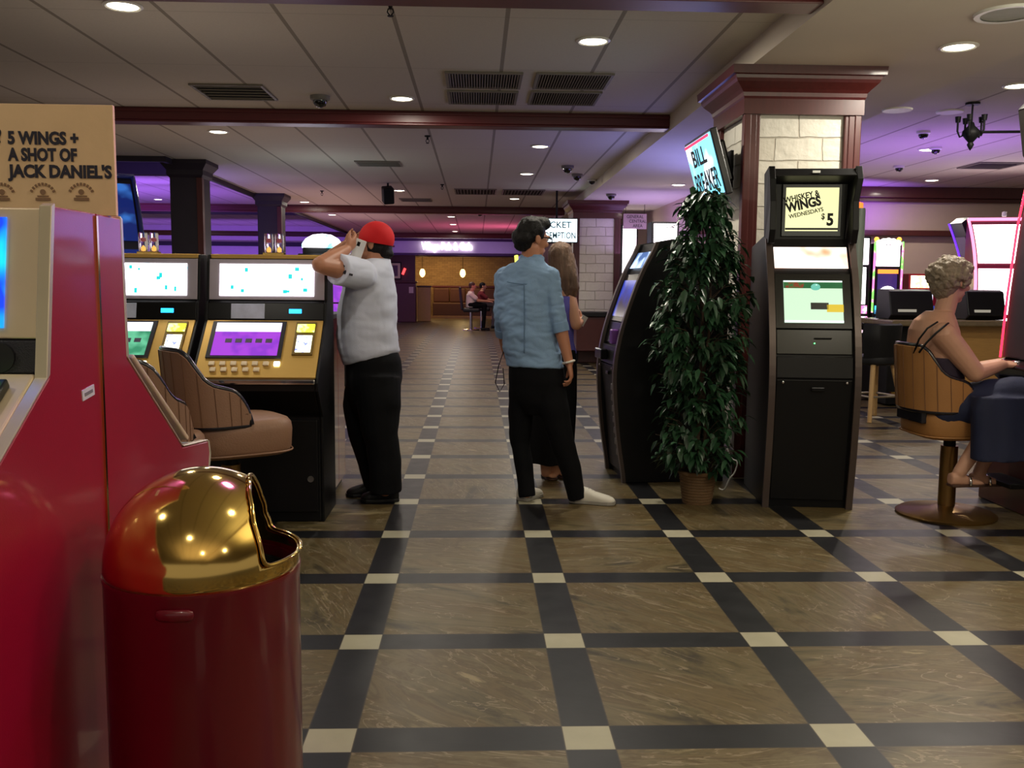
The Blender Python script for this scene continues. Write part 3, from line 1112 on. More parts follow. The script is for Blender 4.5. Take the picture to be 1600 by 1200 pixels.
o = thing('advert_board', 'tan cardboard sign about wings and a shot on top of the crimson machines', 'sign', (-1.123, 2.105, 1.476))
M_kraft = mat('kraft_board', (236, 200, 152), .75, var=.1, scale=12, bump=.05)
MB().box((0, 0, .118), (.672, .012, .236)).build('board', M_kraft, o, bevel=.001)
M_navy = mat('navy_print', (40, 38, 52), .7)
for s, x, y, wd in (('5 WINGS +', 12, 216, 108), ('A SHOT OF', 12, 242, 106), ("JACK DANIEL'S", 12, 268, 160)):
    p = at(x, y, 2.098) - o.location
    t = text(s, .0365, M_navy, o, face_y(p), sx=1, bold=.0016, depth=.0005, align='LEFT')
    t.name = 'lettering'
    xs = [v.co.x for v in t.data.vertices]
    k = wd * .965 * 2.098 / FPX / (max(xs) - min(xs))
    x0 = min(xs)
    for v in t.data.vertices:
        v.co.x = p.x + (v.co.x - x0) * k
for s, x, y, sz in (('0', -16, 254, .075), ('?', -2, 214, .04)):
    p = at(x, y, 2.098) - o.location
    text(s, sz, M_navy, o, face_y(p), sx=.8, bold=.002, depth=.0005)
M_fade = mat('faded_brown_print', (142, 108, 78), .7)
for x in (3, 67, 127):
    p = at(x, 300, 2.098) - o.location
    m = MB()
    for k in range(9):
        a = R(25 + k * 16.25)
        m.box((p.x + .026 * math.cos(a), p.y - .0005, p.z - .009 + .026 * math.sin(a)), (.0045, .001, .006), Matrix.Rotation(-(a - PI / 2), 3, 'Y'))
    m.cyl((p.x, p.y - .0005, p.z), .006, .001, 'y', n=16)
    m.box((p.x, p.y - .0005, p.z - .009), (.024, .001, .003))
    m.box((p.x, p.y - .0005, p.z - .0155), (.032, .001, .006))
    m.build('emblem', M_fade, o)

# bin with gold dome
BX, BY, BR, BZ = -.560, 1.90, .193, .752
o = thing('litter_bin', 'dark red bin with a mirror gold dome lid, beside the crimson machine', 'litter bin', (BX, BY, 0))
M_bin = mat('maroon_enamel', (104, 5, 26), .3, var=.05, coat=.5)
MB().lathe([(.001, .012), (BR - .012, .012), (BR - .008, .02), (BR, .04), (BR, BZ - .012), (BR + .002, BZ - .008), (BR + .002, BZ), (BR - .012, BZ), (BR - .02, BZ - .3), (.001, BZ - .3)], n=64).build('body', M_bin, o, smooth=35)
MB().lathe([(.001, 0), (BR - .004, 0), (BR - .002, .03), (.001, .03)], n=64).build('base_ring', M_blackm, o, smooth=35)
bm = MB()
n1, n2 = 128, 44
DIRO = R(10)
rows = []
verts = {}


def dome_pt(i, j, r):
    el = (PI / 2) * j / n2
    az = 2 * PI * i / n1
    z = .012 + r * 1.0 * math.sin(el)
    q = r * math.cos(el)
    return V((q * math.cos(az), q * math.sin(az), BZ + z))


def cut(i, j):
    # arched opening on the side facing the aisle
    el = (PI / 2) * (j + .5) / n2
    az = 2 * PI * (i + .5) / n1
    p = V((math.cos(az) * math.cos(el), math.sin(az) * math.cos(el), math.sin(el)))
    d = V((math.cos(DIRO) * math.cos(R(12)), math.sin(DIRO) * math.cos(R(12)), math.sin(R(12))))
    return p.dot(d) > math.cos(R(49)) and p.z > .10


for j in range(n2 + 1):
    for i in range(n1):
        verts[i, j] = bm.bm.verts.new(dome_pt(i, j, BR))
for j in range(n2):
    for i in range(n1):
        if not cut(i, j):
            bm.bm.faces.new((verts[i, j], verts[(i + 1) % n1, j], verts[(i + 1) % n1, j + 1], verts[i, j + 1]))
bmesh.ops.remove_doubles(bm.bm, verts=bm.bm.verts, dist=1e-5)
lo = [v for v in bm.bm.verts if not v.link_faces]
bmesh.ops.delete(bm.bm, geom=lo, context='VERTS')
# smooth the stair-stepped opening edge
edge = [v for v in bm.bm.verts if v.is_boundary and v.co.z > BZ + .02]
cen = V((0, 0, BZ + .012))
for it in range(6):
    new = {}
    for v in edge:
        nb = [e.other_vert(v) for e in v.link_edges if e.is_boundary]
        if len(nb) == 2:
            q = (nb[0].co + nb[1].co + v.co * 2) / 4
            new[v] = cen + (q - cen).normalized() * BR
    for v, q in new.items():
        v.co = q
loop = []
if edge:
    v = edge[0]
    seen = set()
    while v and v not in seen:
        seen.add(v)
        loop.append(v.co.copy())
        v = next((e.other_vert(v) for e in v.link_edges if e.is_boundary and e.other_vert(v) not in seen), None)
# collar below the dome
cr = []
for z in (-.004, .012):
    cr.append([V((BR * math.cos(2 * PI * i / n1), BR * math.sin(2 * PI * i / n1), BZ + z)) for i in range(n1)])
bm.loft(cr, caps=False)
bmesh.ops.remove_doubles(bm.bm, verts=bm.bm.verts, dist=1e-5)
dm = bm.build('dome_lid', M_gold, o, smooth=180)
sd = dm.modifiers.new('s', 'SOLIDIFY')
sd.thickness = .004
loop.append(loop[0])
MB().tube([cen + (q - cen).normalized() * (BR + .004) for q in loop], .0045, 8).build('rim', M_gold, dm, smooth=180)
MB().lathe([(BR - .03, BZ - .28), (BR - .014, BZ - .02), (BR - .02, BZ - .02), (.001, BZ - .275)], n=48, cap=False).build('liner', mat('liner_black', (12, 12, 13), .7), o)
m = MB()
m.ell([(V((0, -BR - .002, .715)) + V((dx, dx * dx * 2.6, 0)), V((0, -.006 * k, 0)), V((0, 0, .012 * k))) for dx, k in ((-.036, .1), (-.034, .7), (-.025, 1), (0, 1), (.025, 1), (.034, .7), (.036, .1))], n=12)
m.build('grip', M_bin, o, smooth=180)

# ================================================================== POKER MACHINES
M_cgold = mat('brushed_gold', (212, 172, 92), .38, .55, var=.08, scale=20, stretch=(1, 20, 20))
M_silv = mat('lilac_silver', (176, 166, 176), .35, .35)
PP = [(.14, 0), (.14, .60), (.05, .70), (0, .755), (-.004, .80), (.004, .828), (.29, 1.118), (.31, 1.225), (.335, 1.24), (.365, 1.455), (.385, 1.487), (.555, 1.487), (.565, 0)]
PW = .34


def poker(label, loc, screen, marquee, seed, rz=0, side=None, lamp=True):
    o = thing('poker_machine', label, 'slot machine', loc, rz)
    MB().prism(PP, -PW + .016, PW - .016, lambda u, v, t: (t, u, v)).build('cabinet', M_kiosk, o, bevel=.008)
    for s in (-1, 1):
        big = [(y + (-.010 if 0 < i < 11 else 0), z + (.008 if i in (10, 11) else 0)) for i, (y, z) in enumerate(PP)]
        MB().prism(big, s * PW, s * (PW - .016), lambda u, v, t: (t, u, v)).build('side_panel', side or M_kiosk, o, bevel=.004)
    a, b = V((0, .004, .828)), V((0, .29, 1.118))
    d = (b - a)
    L = d.length
    d.normalize()
    n = V((0, -d.z, d.y))
    RM = Matrix((V((1, 0, 0)), d, n)).transposed()

    def sl(fx0, fx1, t0, t1, th, name, m, off=0.0, bev=.002, par=o):
        w = 2 * PW - .032
        x0, x1 = -w / 2 + fx0 * w, -w / 2 + fx1 * w
        c = a + d * ((t0 + t1) / 2 * L) + n * (off + th / 2) + V(((x0 + x1) / 2, 0, 0))
        return MB().box(c, (x1 - x0, (t1 - t0) * L, th), RM).build(name, m, par, bevel=bev)
    sl(0, 1, -.02, 1.0, .012, 'console', M_cgold)
    z = sl(.06, .69, .30, .96, .01, 'screen_bezel', mat('bezel_charcoal', (38, 38, 46), .3), .011)
    s = sl(.10, .655, .34, .92, .003, 'game_screen', screen, .0205, 0)
    sl(.10, .655, .76, .92, .002, 'bright_header', glow('white_header', (244, 240, 255), 1.6), .0235, 0, s)
    for k in range(5):
        sl(.2 + k * .085, .255 + k * .085, .56, .63, .002, 'playing_card', mat('card_print', (70, 60, 90), .5), .0236, 0, s)
    acc = sl(.775, .95, .36, .95, .010, 'bill_unit', mat('bill_unit_gold', (120, 96, 40), .4, .4), .011)
    sl(.79, .94, .76, .90, .008, 'bill_slot_light', glow('lime_glow', (226, 240, 60), 1.9, (250, 255, 170), 24), .02, .002, acc)
    sl(.80, .93, .40, .70, .005, 'display_light', glow('white_blue_glow', (250, 255, 236), 2.4, (120, 130, 250), 30, .56, .66), .02, .002, acc)
    for k in range(7):
        sl(.10 + k * .09, .15 + k * .09, .17, .24, .012, 'button', M_cream if k < 6 else glow('lit_button', (255, 255, 236), 4), .011, .004)
    for k in range(5):
        sl(.12 + k * .09, .17 + k * .09, .065, .135, .012, 'button', M_cream, .011, .004)
    MB().span((-PW + .016, -.014, .79), (PW - .016, .012, .822)).build('front_lip', M_chrome, o, bevel=.01)

    def face(fx0, fx1, z0, z1, th, name, m, off=0.0, bev=.002, par=o, seg=0):
        w = 2 * PW - .032
        x0, x1 = -w / 2 + fx0 * w, -w / 2 + fx1 * w
        (ya, za), (yb, zb) = ((.29, 1.118), (.31, 1.225)) if seg == 0 else ((.335, 1.24), (.365, 1.455))

        def yy(zz):
            return ya + (yb - ya) * (zz - za) / (zb - za)
        return MB().loft([[V((x0, yy(z0) - off, z0)), V((x1, yy(z0) - off, z0)), V((x1, yy(z1) - off, z1)), V((x0, yy(z1) - off, z1))],
                          [V((x0, yy(z0) - off - th, z0)), V((x1, yy(z0) - off - th, z0)), V((x1, yy(z1) - off - th, z1)), V((x0, yy(z1) - off - th, z1))]]).build(name, m, par, bevel=bev)
    face(0, 1, 1.13, 1.222, .006, 'player_panel', M_kgloss)
    face(.20, .49, 1.135, 1.218, .004, 'info_card', mat('pale_card', (198, 204, 224), .3, var=.3, scale=20), .006)
    face(.70, .81, 1.165, 1.19, .004, 'status_display', glow('azure_led', (40, 170, 255), 3), .006)
    face(0, 1, 1.24, 1.468, .010, 'top_frame', M_silv, seg=1)
    mq = face(.09, .91, 1.262, 1.442, .004, 'marquee_screen', marquee, .0105, 0, seg=1)
    random.seed(seed)
    for k in range(9):
        x = random.uniform(.14, .84)
        zz = random.choice((1.29, 1.40, 1.36, 1.28)) + random.uniform(-.012, .012)
        e = face(x, x + random.uniform(.015, .04), zz, zz + random.uniform(.012, .03), .0015, 'marquee_figure', glow('teal_figure', (30, 190, 190), 1.6), .0145, 0, mq, 1)
    MB().span((-PW + .016, .375, 1.47), (PW - .016, .555, 1.497)).build('top_cap', M_cgold, o, bevel=.006)
    if lamp:
        lm = MB().box((.02, .45, 1.503), (.12, .06, .014)).build('lamp_base', M_gold, o, bevel=.003)
        for sx in (-.03, .03):
            MB().lathe([(.024, 0), (.026, .02), (.026, .10), (.024, .108)], c=(.02 + sx, .45, 1.51), n=20, cap=False).build('lamp_tube', glass_mat('lamp_tube_glass', (1, .95, .92, 1), .1), lm, smooth=50)
            MB().lathe([(.001, 0), (.010, .004), (.010, .02), (.001, .034)], c=(.02 + sx, .45, 1.512), n=16).build('amber_bulb', glow('amber_bulb', (255, 190, 90), 1.2), lm, smooth=180)
            MB().lathe([(.001, .0), (.012, .004), (.012, .02), (.001, .026)], c=(.02 + sx, .45, 1.565), n=16).build('red_bulb', glow('red_bulb', (190, 90, 100), .35), lm, smooth=180)
    m = MB()
    m.span((-PW + .03, .12, .06), (PW - .03, .142, .58))
    m.build('lower_door', M_kiosk, o, bevel=.004)
    MB().cyl((.27, .12, .25), .018, .02, 'y', n=20).build('door_lock', M_chrome, o)
    return o


SCR1 = glow('violet_game', (176, 70, 226), 1.0, (150, 60, 214), 10)
SCR2 = glow('green_game', (110, 206, 160), 1.0, (60, 150, 110), 8)
MQ1 = glow('white_marquee', (255, 250, 255), 3.6, (248, 236, 255), 8, .5, .7)
MQ2 = glow('white_marquee_blue', (252, 252, 255), 3.6, (60, 190, 220), 11, .60, .68)
poker('gold and black poker machine with a violet game screen, beside the red capped man', (-1.19, 5.05, 0), SCR1, MQ1, 3)
poker('gold and black poker machine with a green game screen, next to the violet one', (-1.905, 5.05, 0), SCR2, MQ2, 8)
M_gloss_red = mat('glossy_oxblood_panel', (150, 62, 52), .12, .35, var=.15, coat=1.0)
M_oxblood_gloss = mat('oxblood_carcass', (80, 32, 28), .3)
o = thing('machine_stand', 'low glossy brown cabinet behind the violet screened poker machine', 'cabinet', (-1.21, 5.97, 0))
MB().span((-.32, -.32, .05), (.31, .32, 1.12)).build('carcass', M_oxblood_gloss, o, bevel=.004)
MB().span((.31, -.32, .05), (.325, .02, 1.12)).build('side_panel', M_gloss_red, o, bevel=.003)
MB().span((.31, .026, .05), (.325, .32, 1.12)).build('side_panel', M_gloss_red, o, bevel=.003)
MB().span((-.33, -.33, 1.12), (.335, .33, 1.15)).build('top', M_black, o, bevel=.004)
MB().span((-.31, -.31, 0), (.30, .31, .05)).build('plinth', M_black, o)

# ================================================================== CASINO CHAIRS
M_tan = mat('tan_vinyl', (142, 106, 82), .5, var=.12, scale=6, bump=.15, bscale=120)
M_ctan = mat('camel_vinyl', (162, 114, 64), .5, var=.12, scale=6, bump=.15, bscale=120)
M_bronze = mat('bronze_post', (140, 108, 62), .32, .8)
M_pipe = mat('dark_piping', (26, 26, 36), .25, coat=.4)


def casino_chair(label, loc, rz, vin, footrest=False):
    """sits facing local +x"""
    o = thing('casino_chair', label, 'chair', loc, rz, None)
    st = MB()
    rings = []
    for z, k in ((.475, .86), (.485, .95), (.51, .99), (.56, 1.0), (.60, 1.01), (.635, .99), (.655, .93), (.662, .82)):
        rr = []
        for i in range(40):
            t = 2 * PI * i / 40
            ct, st_ = math.cos(t), math.sin(t)
            rr.append(V((.02 + .262 * k * math.copysign(abs(ct) ** .5, ct), .232 * k * math.copysign(abs(st_) ** .5, st_), z)))
        rings.append(rr)
    st.loft(rings)
    st.build('seat', vin, o, smooth=60)
    MB().tube([V((.02 + .264 * math.copysign(abs(math.cos(2 * PI * i / 40)) ** .5, math.cos(2 * PI * i / 40)), .234 * math.copysign(abs(math.sin(2 * PI * i / 40)) ** .5, math.sin(2 * PI * i / 40)), .495)) for i in range(41)], .005, 6).build('seat_piping', vin, o, smooth=180)
    # wrap-round back with swooping wings
    N = 44

    def plan(s, r):
        # s in -1..1 : right wing front -> back -> left wing front
        if abs(s) < .64:
            a = s / .64 * (PI / 2)
            return V((-.10 - (.20 + r) * max(0, math.cos(a)) ** .8, (.245 + r) * math.sin(a), 0))
        k = (abs(s) - .64) / .36
        return V((-.10 + .13 * k, math.copysign(.245 + r - .012 * k, s), 0))

    TOP = [(-.31, 1.015), (-.265, 1.01), (-.24, .985), (-.215, .935), (-.185, .88), (-.15, .845), (-.09, .828), (-.04, .81), (-.01, .775), (.015, .725), (.03, .68)]

    def top(s):
        x = plan(s, 0).x
        for (u0, z0), (u1, z1) in zip(TOP, TOP[1:]):
            if x <= u1:
                return z0 + (z1 - z0) * (x - u0) / (u1 - u0)
        return .69
    bk = MB()
    rows = []
    for i in range(N + 1):
        s = -1 + 2 * i / N
        p0, p1 = plan(s, 0), plan(s, -.035)
        t = top(s)
        lean = -.03 if abs(s) < .64 else -.03 * (1 - (abs(s) - .64) / .36)
        f = []
        for p, zz in ((p0, .645), (p0, .7), (p0, (t + .66) / 2), (p0, t - .008), ((p0 + p1) / 2, t), (p1, t - .008), (p1, (t + .66) / 2), (p1, .7), (p1, .645)):
            q = V((p.x + lean * (zz - .645) / .37, p.y, zz))
            f.append(q)
        rows.append(f)
    bk.loft(rows)
    b = bk.build('backrest', vin, o, smooth=50)
    edge = [r[4] for r in rows]
    pip = MB()
    pip.tube([rows[0][0] + V((.002, 0, 0))] + edge + [rows[-1][0] + V((.002, 0, 0))], .013, 8)
    pip.build('top_piping', M_pipe, b, smooth=180)
    MB().tube([(r[0] + r[8]) / 2 + V((0, 0, -.004)) for r in rows], .017, 8).build('bottom_rail', M_pipe, b, smooth=180)
    # stitched ribs on the outer face
    rib = MB()
    for i in range(3, N - 2, 3):
        r = rows[i]
        off = (r[0] - r[8]).normalized() * .001
        rib.tube([r[0] + off, r[1] + off, r[2] + off, r[3] + off], .0022, 5)
    rib.build('stitching', mat('stitch_brown', (112, 78, 54), .6), b)
    MB().box((-.19, 0, .61), (.14, .30, .09)).build('back_bracket', M_pipe, o, bevel=.01)
    MB().cyl((0, 0, .44), .034, .09).build('collar', M_blackm, o, smooth=40)
    MB().cyl((0, 0, .22), .048, .39, n=28).build('post', M_bronze, o, smooth=40)
    MB().lathe([(.001, 0), (.275, 0), (.28, .012), (.26, .026), (.10, .042), (.06, .06), (.001, .06)], n=48).build('base_plate', M_bronze, o, smooth=40)
    if footrest:
        m = MB()
        m.tube([(.04, 0, .22), (.30, .0, .20)], .016, 8)
        m.box((.36, 0, .20), (.16, .34, .03))
        m.build('footrest', M_blackm, o, bevel=.006)
    return o


casino_chair('tan vinyl swivel chair before the violet screened poker machine', (-1.25, 4.75, 0), R(33), M_tan)
casino_chair('tan vinyl swivel chair half hidden by the crimson machine', (-1.48, 4.12, 0), R(85), M_tan)
casino_chair('camel swivel chair on a bronze post under the seated woman', (2.79, 5.34, 0), R(2), M_ctan, True)

# ================================================================== PLANT
M_leaf = mat('ficus_leaf', (28, 54, 34), .36, var=.35, scale=6, island=1.6)
M_bark = mat('ficus_stem', (70, 54, 40), .8)
PXC, PYC = 1.375, 5.66
o = thing('potted_ficus', 'tall leafy artificial ficus in a small woven pot between the two kiosks', 'potted plant', (PXC, PYC, 0))
pot = MB().lathe([(.001, 0), (.088, 0), (.09, .006), (.112, .175), (.122, .185), (.124, .20), (.112, .205), (.104, .19), (.10, .16), (.001, .16)], n=36).build('pot', mat('woven_pot', (112, 84, 54), .75, var=.25, scale=60, bump=.5, bscale=90, stretch=(1, 1, 3)), o, smooth=35)
m = MB()
for k in range(9):
    m.lathe([(.0905 + .0024 * k + .0006, .02 + k * .018 - .006), (.0925 + .0024 * k + .002, .02 + k * .018), (.0905 + .0024 * k + .0016, .02 + k * .018 + .006)], n=36, cap=False)
m.build('weave_bands', mat('woven_pot_band', (98, 74, 46), .8), pot, smooth=60)
MB().lathe([(.001, .162), (.104, .162), (.104, .17), (.001, .175)], n=30).build('moss', mat('dry_moss', (60, 54, 34), .95, bump=.8, bscale=60), pot)
random.seed(11)
m = MB()
stems = []
for k in range(4):
    a = k * 1.7
    pts = []
    for i in range(12):
        z = .16 + i * .145
        r = .02 + .03 * math.sin(z * 4 + k)
        pts.append(V((r * math.cos(a + z), r * math.sin(a + z), z)))
    stems.append(pts)
    m.tube(pts, [.014 - .0009 * i for i in range(12)], 7)
m.build('stem', M_bark, o, smooth=180)


def width(z):
    pts = [(.20, .16), (.28, .26), (.42, .30), (.55, .27), (.68, .25), (.80, .29), (1.0, .33), (1.2, .345), (1.36, .34), (1.48, .29), (1.58, .24), (1.70, .175), (1.85, .145), (1.97, .05)]
    for (z0, w0), (z1, w1) in zip(pts, pts[1:]):
        if z0 <= z <= z1:
            return w0 + (w1 - w0) * (z - z0) / (z1 - z0)
    return .05


lf = MB()
tw = MB()
cnt = 0
for k in range(300):
    z = .24 + 1.69 * random.random() ** .9
    a = random.uniform(0, 2 * PI)
    wd = width(z)
    rr = wd * (.42 + .58 * random.random() ** .6)
    tip = V((rr * math.cos(a), rr * .92 * math.sin(a), z))
    if tip.x > .30:
        tip.x = .30 - random.random() * .05
    root = V((.25 * tip.x, .25 * tip.y, z - .10))
    tw.tube([root, (root + tip) / 2 + V((0, 0, .03)), tip], .0022, 4)
    for q in range(10):
        t = .35 + .65 * random.random()
        c = root.lerp(tip, t) + V((random.gauss(0, .018), random.gauss(0, .018), random.gauss(0, .02)))
        out = V((math.cos(a + random.gauss(0, .9)), math.sin(a + random.gauss(0, .9)), random.gauss(-.55, .5))).normalized()
        side = out.cross(V((0, 0, 1)))
        side = (side.normalized() if side.length > .01 else V((1, 0, 0)))
        nrm = side.cross(out)
        L, W = random.uniform(.055, .095), random.uniform(.013, .021)
        dr = V((0, 0, -.012))
        v = [c, c + out * L * .3 + side * W + nrm * .005, c + out * L * .68 + side * W * .75 + dr * .6 + nrm * .004, c + out * L + dr * 1.7,
             c + out * L * .68 - side * W * .75 + dr * .6 + nrm * .004, c + out * L * .3 - side * W + nrm * .005, c + out * L * .32, c + out * L * .7 + dr * .7]
        if max(p.x for p in v) > .355 or min(p.z for p in v) < .02:
            continue
        vs = [lf.bm.verts.new(p) for p in v]
        for f in ((0, 1, 6), (1, 2, 7, 6), (2, 3, 7), (3, 4, 7), (4, 5, 6, 7), (5, 0, 6)):
            lf.bm.faces.new([vs[i] for i in f])
tw.build('twigs', M_bark, o)
me = lf.bm
me2 = bpy.data.meshes.new('foliage')
me.to_mesh(me2)
me.free()
me2.materials.append(M_leaf)
me2.polygons.foreach_set('use_smooth', [True] * len(me2.polygons))
fo = bpy.data.objects.new('foliage', me2)
COL.objects.link(fo)
fo.parent = o
fo['kind'] = 'stuff'

m = MB()
pts = [at(1136, 700, 6.0), at(1143, 716, 5.98), at(1152, 722, 5.95), at(1148, 738, 5.95), at(1140, 748, 5.95), at(1132, 752, 6.0), at(1122, 756, 6.05)]
pts[-1].z = .006
pts[-2].z = .006
cu = []
for i in range(len(pts) - 1):
    for k in range(5):
        t = k / 5
        p_, q_ = pts[max(0, i - 1)], pts[min(len(pts) - 1, i + 2)]
        a_, b_ = pts[i], pts[i + 1]
        cu.append(.5 * ((2 * a_) + (b_ - p_) * t + (2 * p_ - 5 * a_ + 4 * b_ - q_) * t * t + (3 * a_ - p_ - 3 * b_ + q_) * t ** 3))
m.tube(cu, .005, 6)
tag(m.build('power_cord', mat('white_cable', (200, 200, 196), .5), None, smooth=180), 'white power cord looping on the floor behind the ficus pot', 'cord')

# ================================================================== RIGHT SIDE: slot bank, bar, stools, far machines
M_oxblood = mat('oxblood_laminate', (74, 28, 26), .35, var=.2, coat=.3)
M_slotdark = mat('slot_dark_violet', (34, 30, 46), .4, var=.15)
o = thing('slot_machine', 'dark slot machine with a red neon edge at the right, played by the seated woman', 'slot machine', (3.24, 5.07, 0), R(-90))
# local: front faces -y, local -x is the far edge
MB().span((-.74, 0, 0), (.42, .62, .70)).build('base_cabinet', M_oxblood, o, bevel=.01)
MB().span((-.72, .02, .0), (.40, .03, .06)).build('kick_plate', M_blackm, o)
MB().prism([(.0, .70), (-.17, .84), (-.17, .89), (-.09, .93), (.55, .93), (.55, .70)], -.38, .38, lambda u, v, t: (t, u, v)).build('button_deck', M_kgloss, o, bevel=.012)
MB().prism([(-.105, .93), (-.085, 1.30), (-.05, 1.70), (.0, 2.02), (.10, 2.12), (.5, 2.12), (.55, .93)], -.38, .38, lambda u, v, t: (t, u, v)).build('tower', M_slotdark, o, bevel=.01)
MB().tube([(-.385, -.112, .93), (-.385, -.092, 1.30), (-.385, -.058, 1.70), (-.385, -.008, 2.02)], .007, 8).build('neon_edge', glow('red_neon', (255, 40, 70), 3.5), o, smooth=180)
MB().tube([(.385, -.112, .93), (.385, -.092, 1.30), (.385, -.058, 1.70), (.385, -.008, 2.02)], .007, 8).build('neon_edge', glow('red_neon', (255, 40, 70), 3.5), o, smooth=180)
MB().loft([[V((-.16, -.102, 1.02)), V((.31, -.102, 1.02)), V((.31, -.07, 1.5)), V((-.16, -.07, 1.5))], [V((-.16, -.107, 1.02)), V((.31, -.107, 1.02)), V((.31, -.075, 1.5)), V((-.16, -.075, 1.5))]]).build('game_screen', glow('dusk_screen', (120, 60, 200), .7, (240, 90, 120), 7), o)
MB().ball((-.2, -.12, .915), (.03, .03, .012)).build('spin_button', M_chrome, o, smooth=180)
m = MB()
m.prism([(.01, 1.98), (-.05, 2.04), (-.09, 2.10), (-.135, 2.36), (-.10, 2.40), (.02, 2.12)], -.33, .33, lambda u, v, t: (t, u, v))
m.build('topper', M_kgloss, o, bevel=.01)

# bar counter with bar-top games
o = thing('bar_counter', 'tan fronted bar counter behind the woman, with dark games on it', 'counter', (5.6, 10.4, 0))
MB().span((-.95, -.02, .02), (-.36, .7, .92)).build('end_panel', M_blackm, o, bevel=.01)
MB().span((-.35, -.02, .02), (2.6, .7, .92)).build('front_panel', mat('honey_oak', (196, 150, 84), .45, var=.15, stretch=(1, 6, 6)), o, bevel=.01)
MB().span((-1.0, -.22, .92), (2.65, .75, .985)).build('counter_top', mat('counter_stone', (120, 104, 76), .2, var=.3, scale=30), o, bevel=.015)
MB().span((-.95, -.16, .14), (2.6, -.12, .18)).build('foot_rail', M_gold, o)


def bar_game(label, x, y, w, h, z=.987):
    o = thing('bar_game', label, 'game terminal', (x, y, z), 0)
    MB().prism([(0, 0), (-.06, .05), (.02, h), (.10, h + .02), (.34, h + .02), (.36, 0)], -w / 2, w / 2, lambda u, v, t: (t, u, v)).build('housing', M_black, o, bevel=.012)
    MB().box((0, .32, h * .6), (w * .5, .10, h * .5)).build('rear_cover', M_blackm, o, bevel=.01)
    MB().box((-w * .12, -.042, .10), (w * .42, .02, .03)).build('lit_strip', glow('pale_strip', (210, 200, 180), .5), o)
    return o


bar_game('black bar game terminal to the left of the curly haired woman', 4.92, 10.45, .50, .32)
bar_game('black bar game terminal in front of the curly haired woman, with flat top', 5.78, 10.45, .44, .32)
bar_game('wide low black game terminal beyond the wooden stool', 4.45, 11.6, .62, .30, .80)
MB_ = thing('side_counter', 'low dark counter with glassware beyond the wooden stool', 'counter', (4.35, 11.5, 0))
MB().span((-.6, -.1, 0), (.7, .6, .74)).build('front_panel', M_oxblood, MB_, bevel=.01)
MB().span((-.65, -.16, .74), (.75, .65, .79)).build('counter_top', M_kgloss, MB_, bevel=.01)


def stool(label, x, y, rz):
    o = thing('bar_stool', label, 'stool', (x, y, 0), rz)
    MB().lathe([(.001, .57), (.19, .57), (.215, .585), (.22, .62), (.205, .65), (.15, .662), (.001, .665)], n=36).build('seat', M_blackm, o, smooth=50)
    bk = MB()
    rr = []
    for i in range(15):
        a = R(-70 + i * 10)
        c, s = math.sin(a), math.cos(a)
        rr.append([V((.215 * c, .20 * s, .62)), V((.235 * c, .235 * s, .80)), V((.24 * c, .25 * s, .97)), V((.22 * c, .225 * s, .985)), V((.21 * c, .20 * s, .80)), V((.19 * c, .17 * s, .62))])
    bk.loft(rr)
    bk.build('backrest', M_blackm, o, smooth=60)
    for sx in (-1, 1):
        for sy in (-1, 1):
            MB().tube([(sx * .12, sy * .12, .575), (sx * .215, sy * .215, 0)], [.026, .022], 8).build('leg', mat('natural_wood', (186, 150, 98), .45, var=.15), o, smooth=50)
    for k in range(4):
        a, b = [(-1, -1), (1, -1), (1, 1), (-1, 1)][k], [(1, -1), (1, 1), (-1, 1), (-1, -1)][k]
        z = .25
        r = .12 + .095 * (1 - z / .575)
        MB().tube([(a[0] * r, a[1] * r, z), (b[0] * r, b[1] * r, z)], .011, 8).build('stretcher', mat('stretcher_steel', (170, 160, 140), .3, .7), o)
    MB().lathe([(.001, .56), (.16, .56), (.16, .572), (.001, .572)], n=24).build('swivel_plate', M_kgloss, o)
    return o


stool('black bar stool with pale wooden legs beside the whiskey sign kiosk', 4.06, 9.35, R(197))

WHITE_HOT = glow('white_hot_screen', (255, 250, 250), 5.5, (255, 226, 240), 5)


def far_slot(name_label, x, y, w, h, rz, body, top_m, main_m, low_m, trim=None, z0=0.0, split=.62, sides=True):
    """upright slot machine: body, deck, two screens, optional lit side strips"""
    o = thing('slot_machine', name_label, 'slot machine', (x, y, z0), rz)
    MB().prism([(.0, 0), (.0, .68), (-.16, .78), (-.16, .84), (.0, .92), (.03, h), (.40, h), (.45, 0)], -w / 2, w / 2, lambda u, v, t: (t, u, v)).build('cabinet', body, o, bevel=.01)

    def pl(x0, x1, za, zb, name, m):
        f = lambda z: .03 * (z - .92) / (h - .92) - .002
        MB().loft([[V((x0, f(za), za)), V((x1, f(za), za)), V((x1, f(zb), zb)), V((x0, f(zb), zb))], [V((x0, f(za) - .012, za)), V((x1, f(za) - .012, za)), V((x1, f(zb) - .012, zb)), V((x0, f(zb) - .012, zb))]]).build(name, m, o)
    zm = .95 + (h - .95) * split
    e = w / 2 - .035
    pl(-e, e, zm + .02, h - .03, 'upper_screen', top_m)
    pl(-e + .03, e - .03, 1.10, zm - .02, 'game_screen', main_m)
    d = Matrix.Rotation(math.atan2(.08, .16), 3, 'X')
    MB().box((0, -.08, .888), (w * .8, .12, .012), d).build('button_deck', low_m, o)
    pl(-e, e, .96, 1.08, 'glass_panel', low_m)
    if trim:
        for s in (-1, 1):
            MB().box((s * w / 2, .0, (1 + h) / 2), (.018, .03, h - .95)).build('side_light', trim, o)
    return o


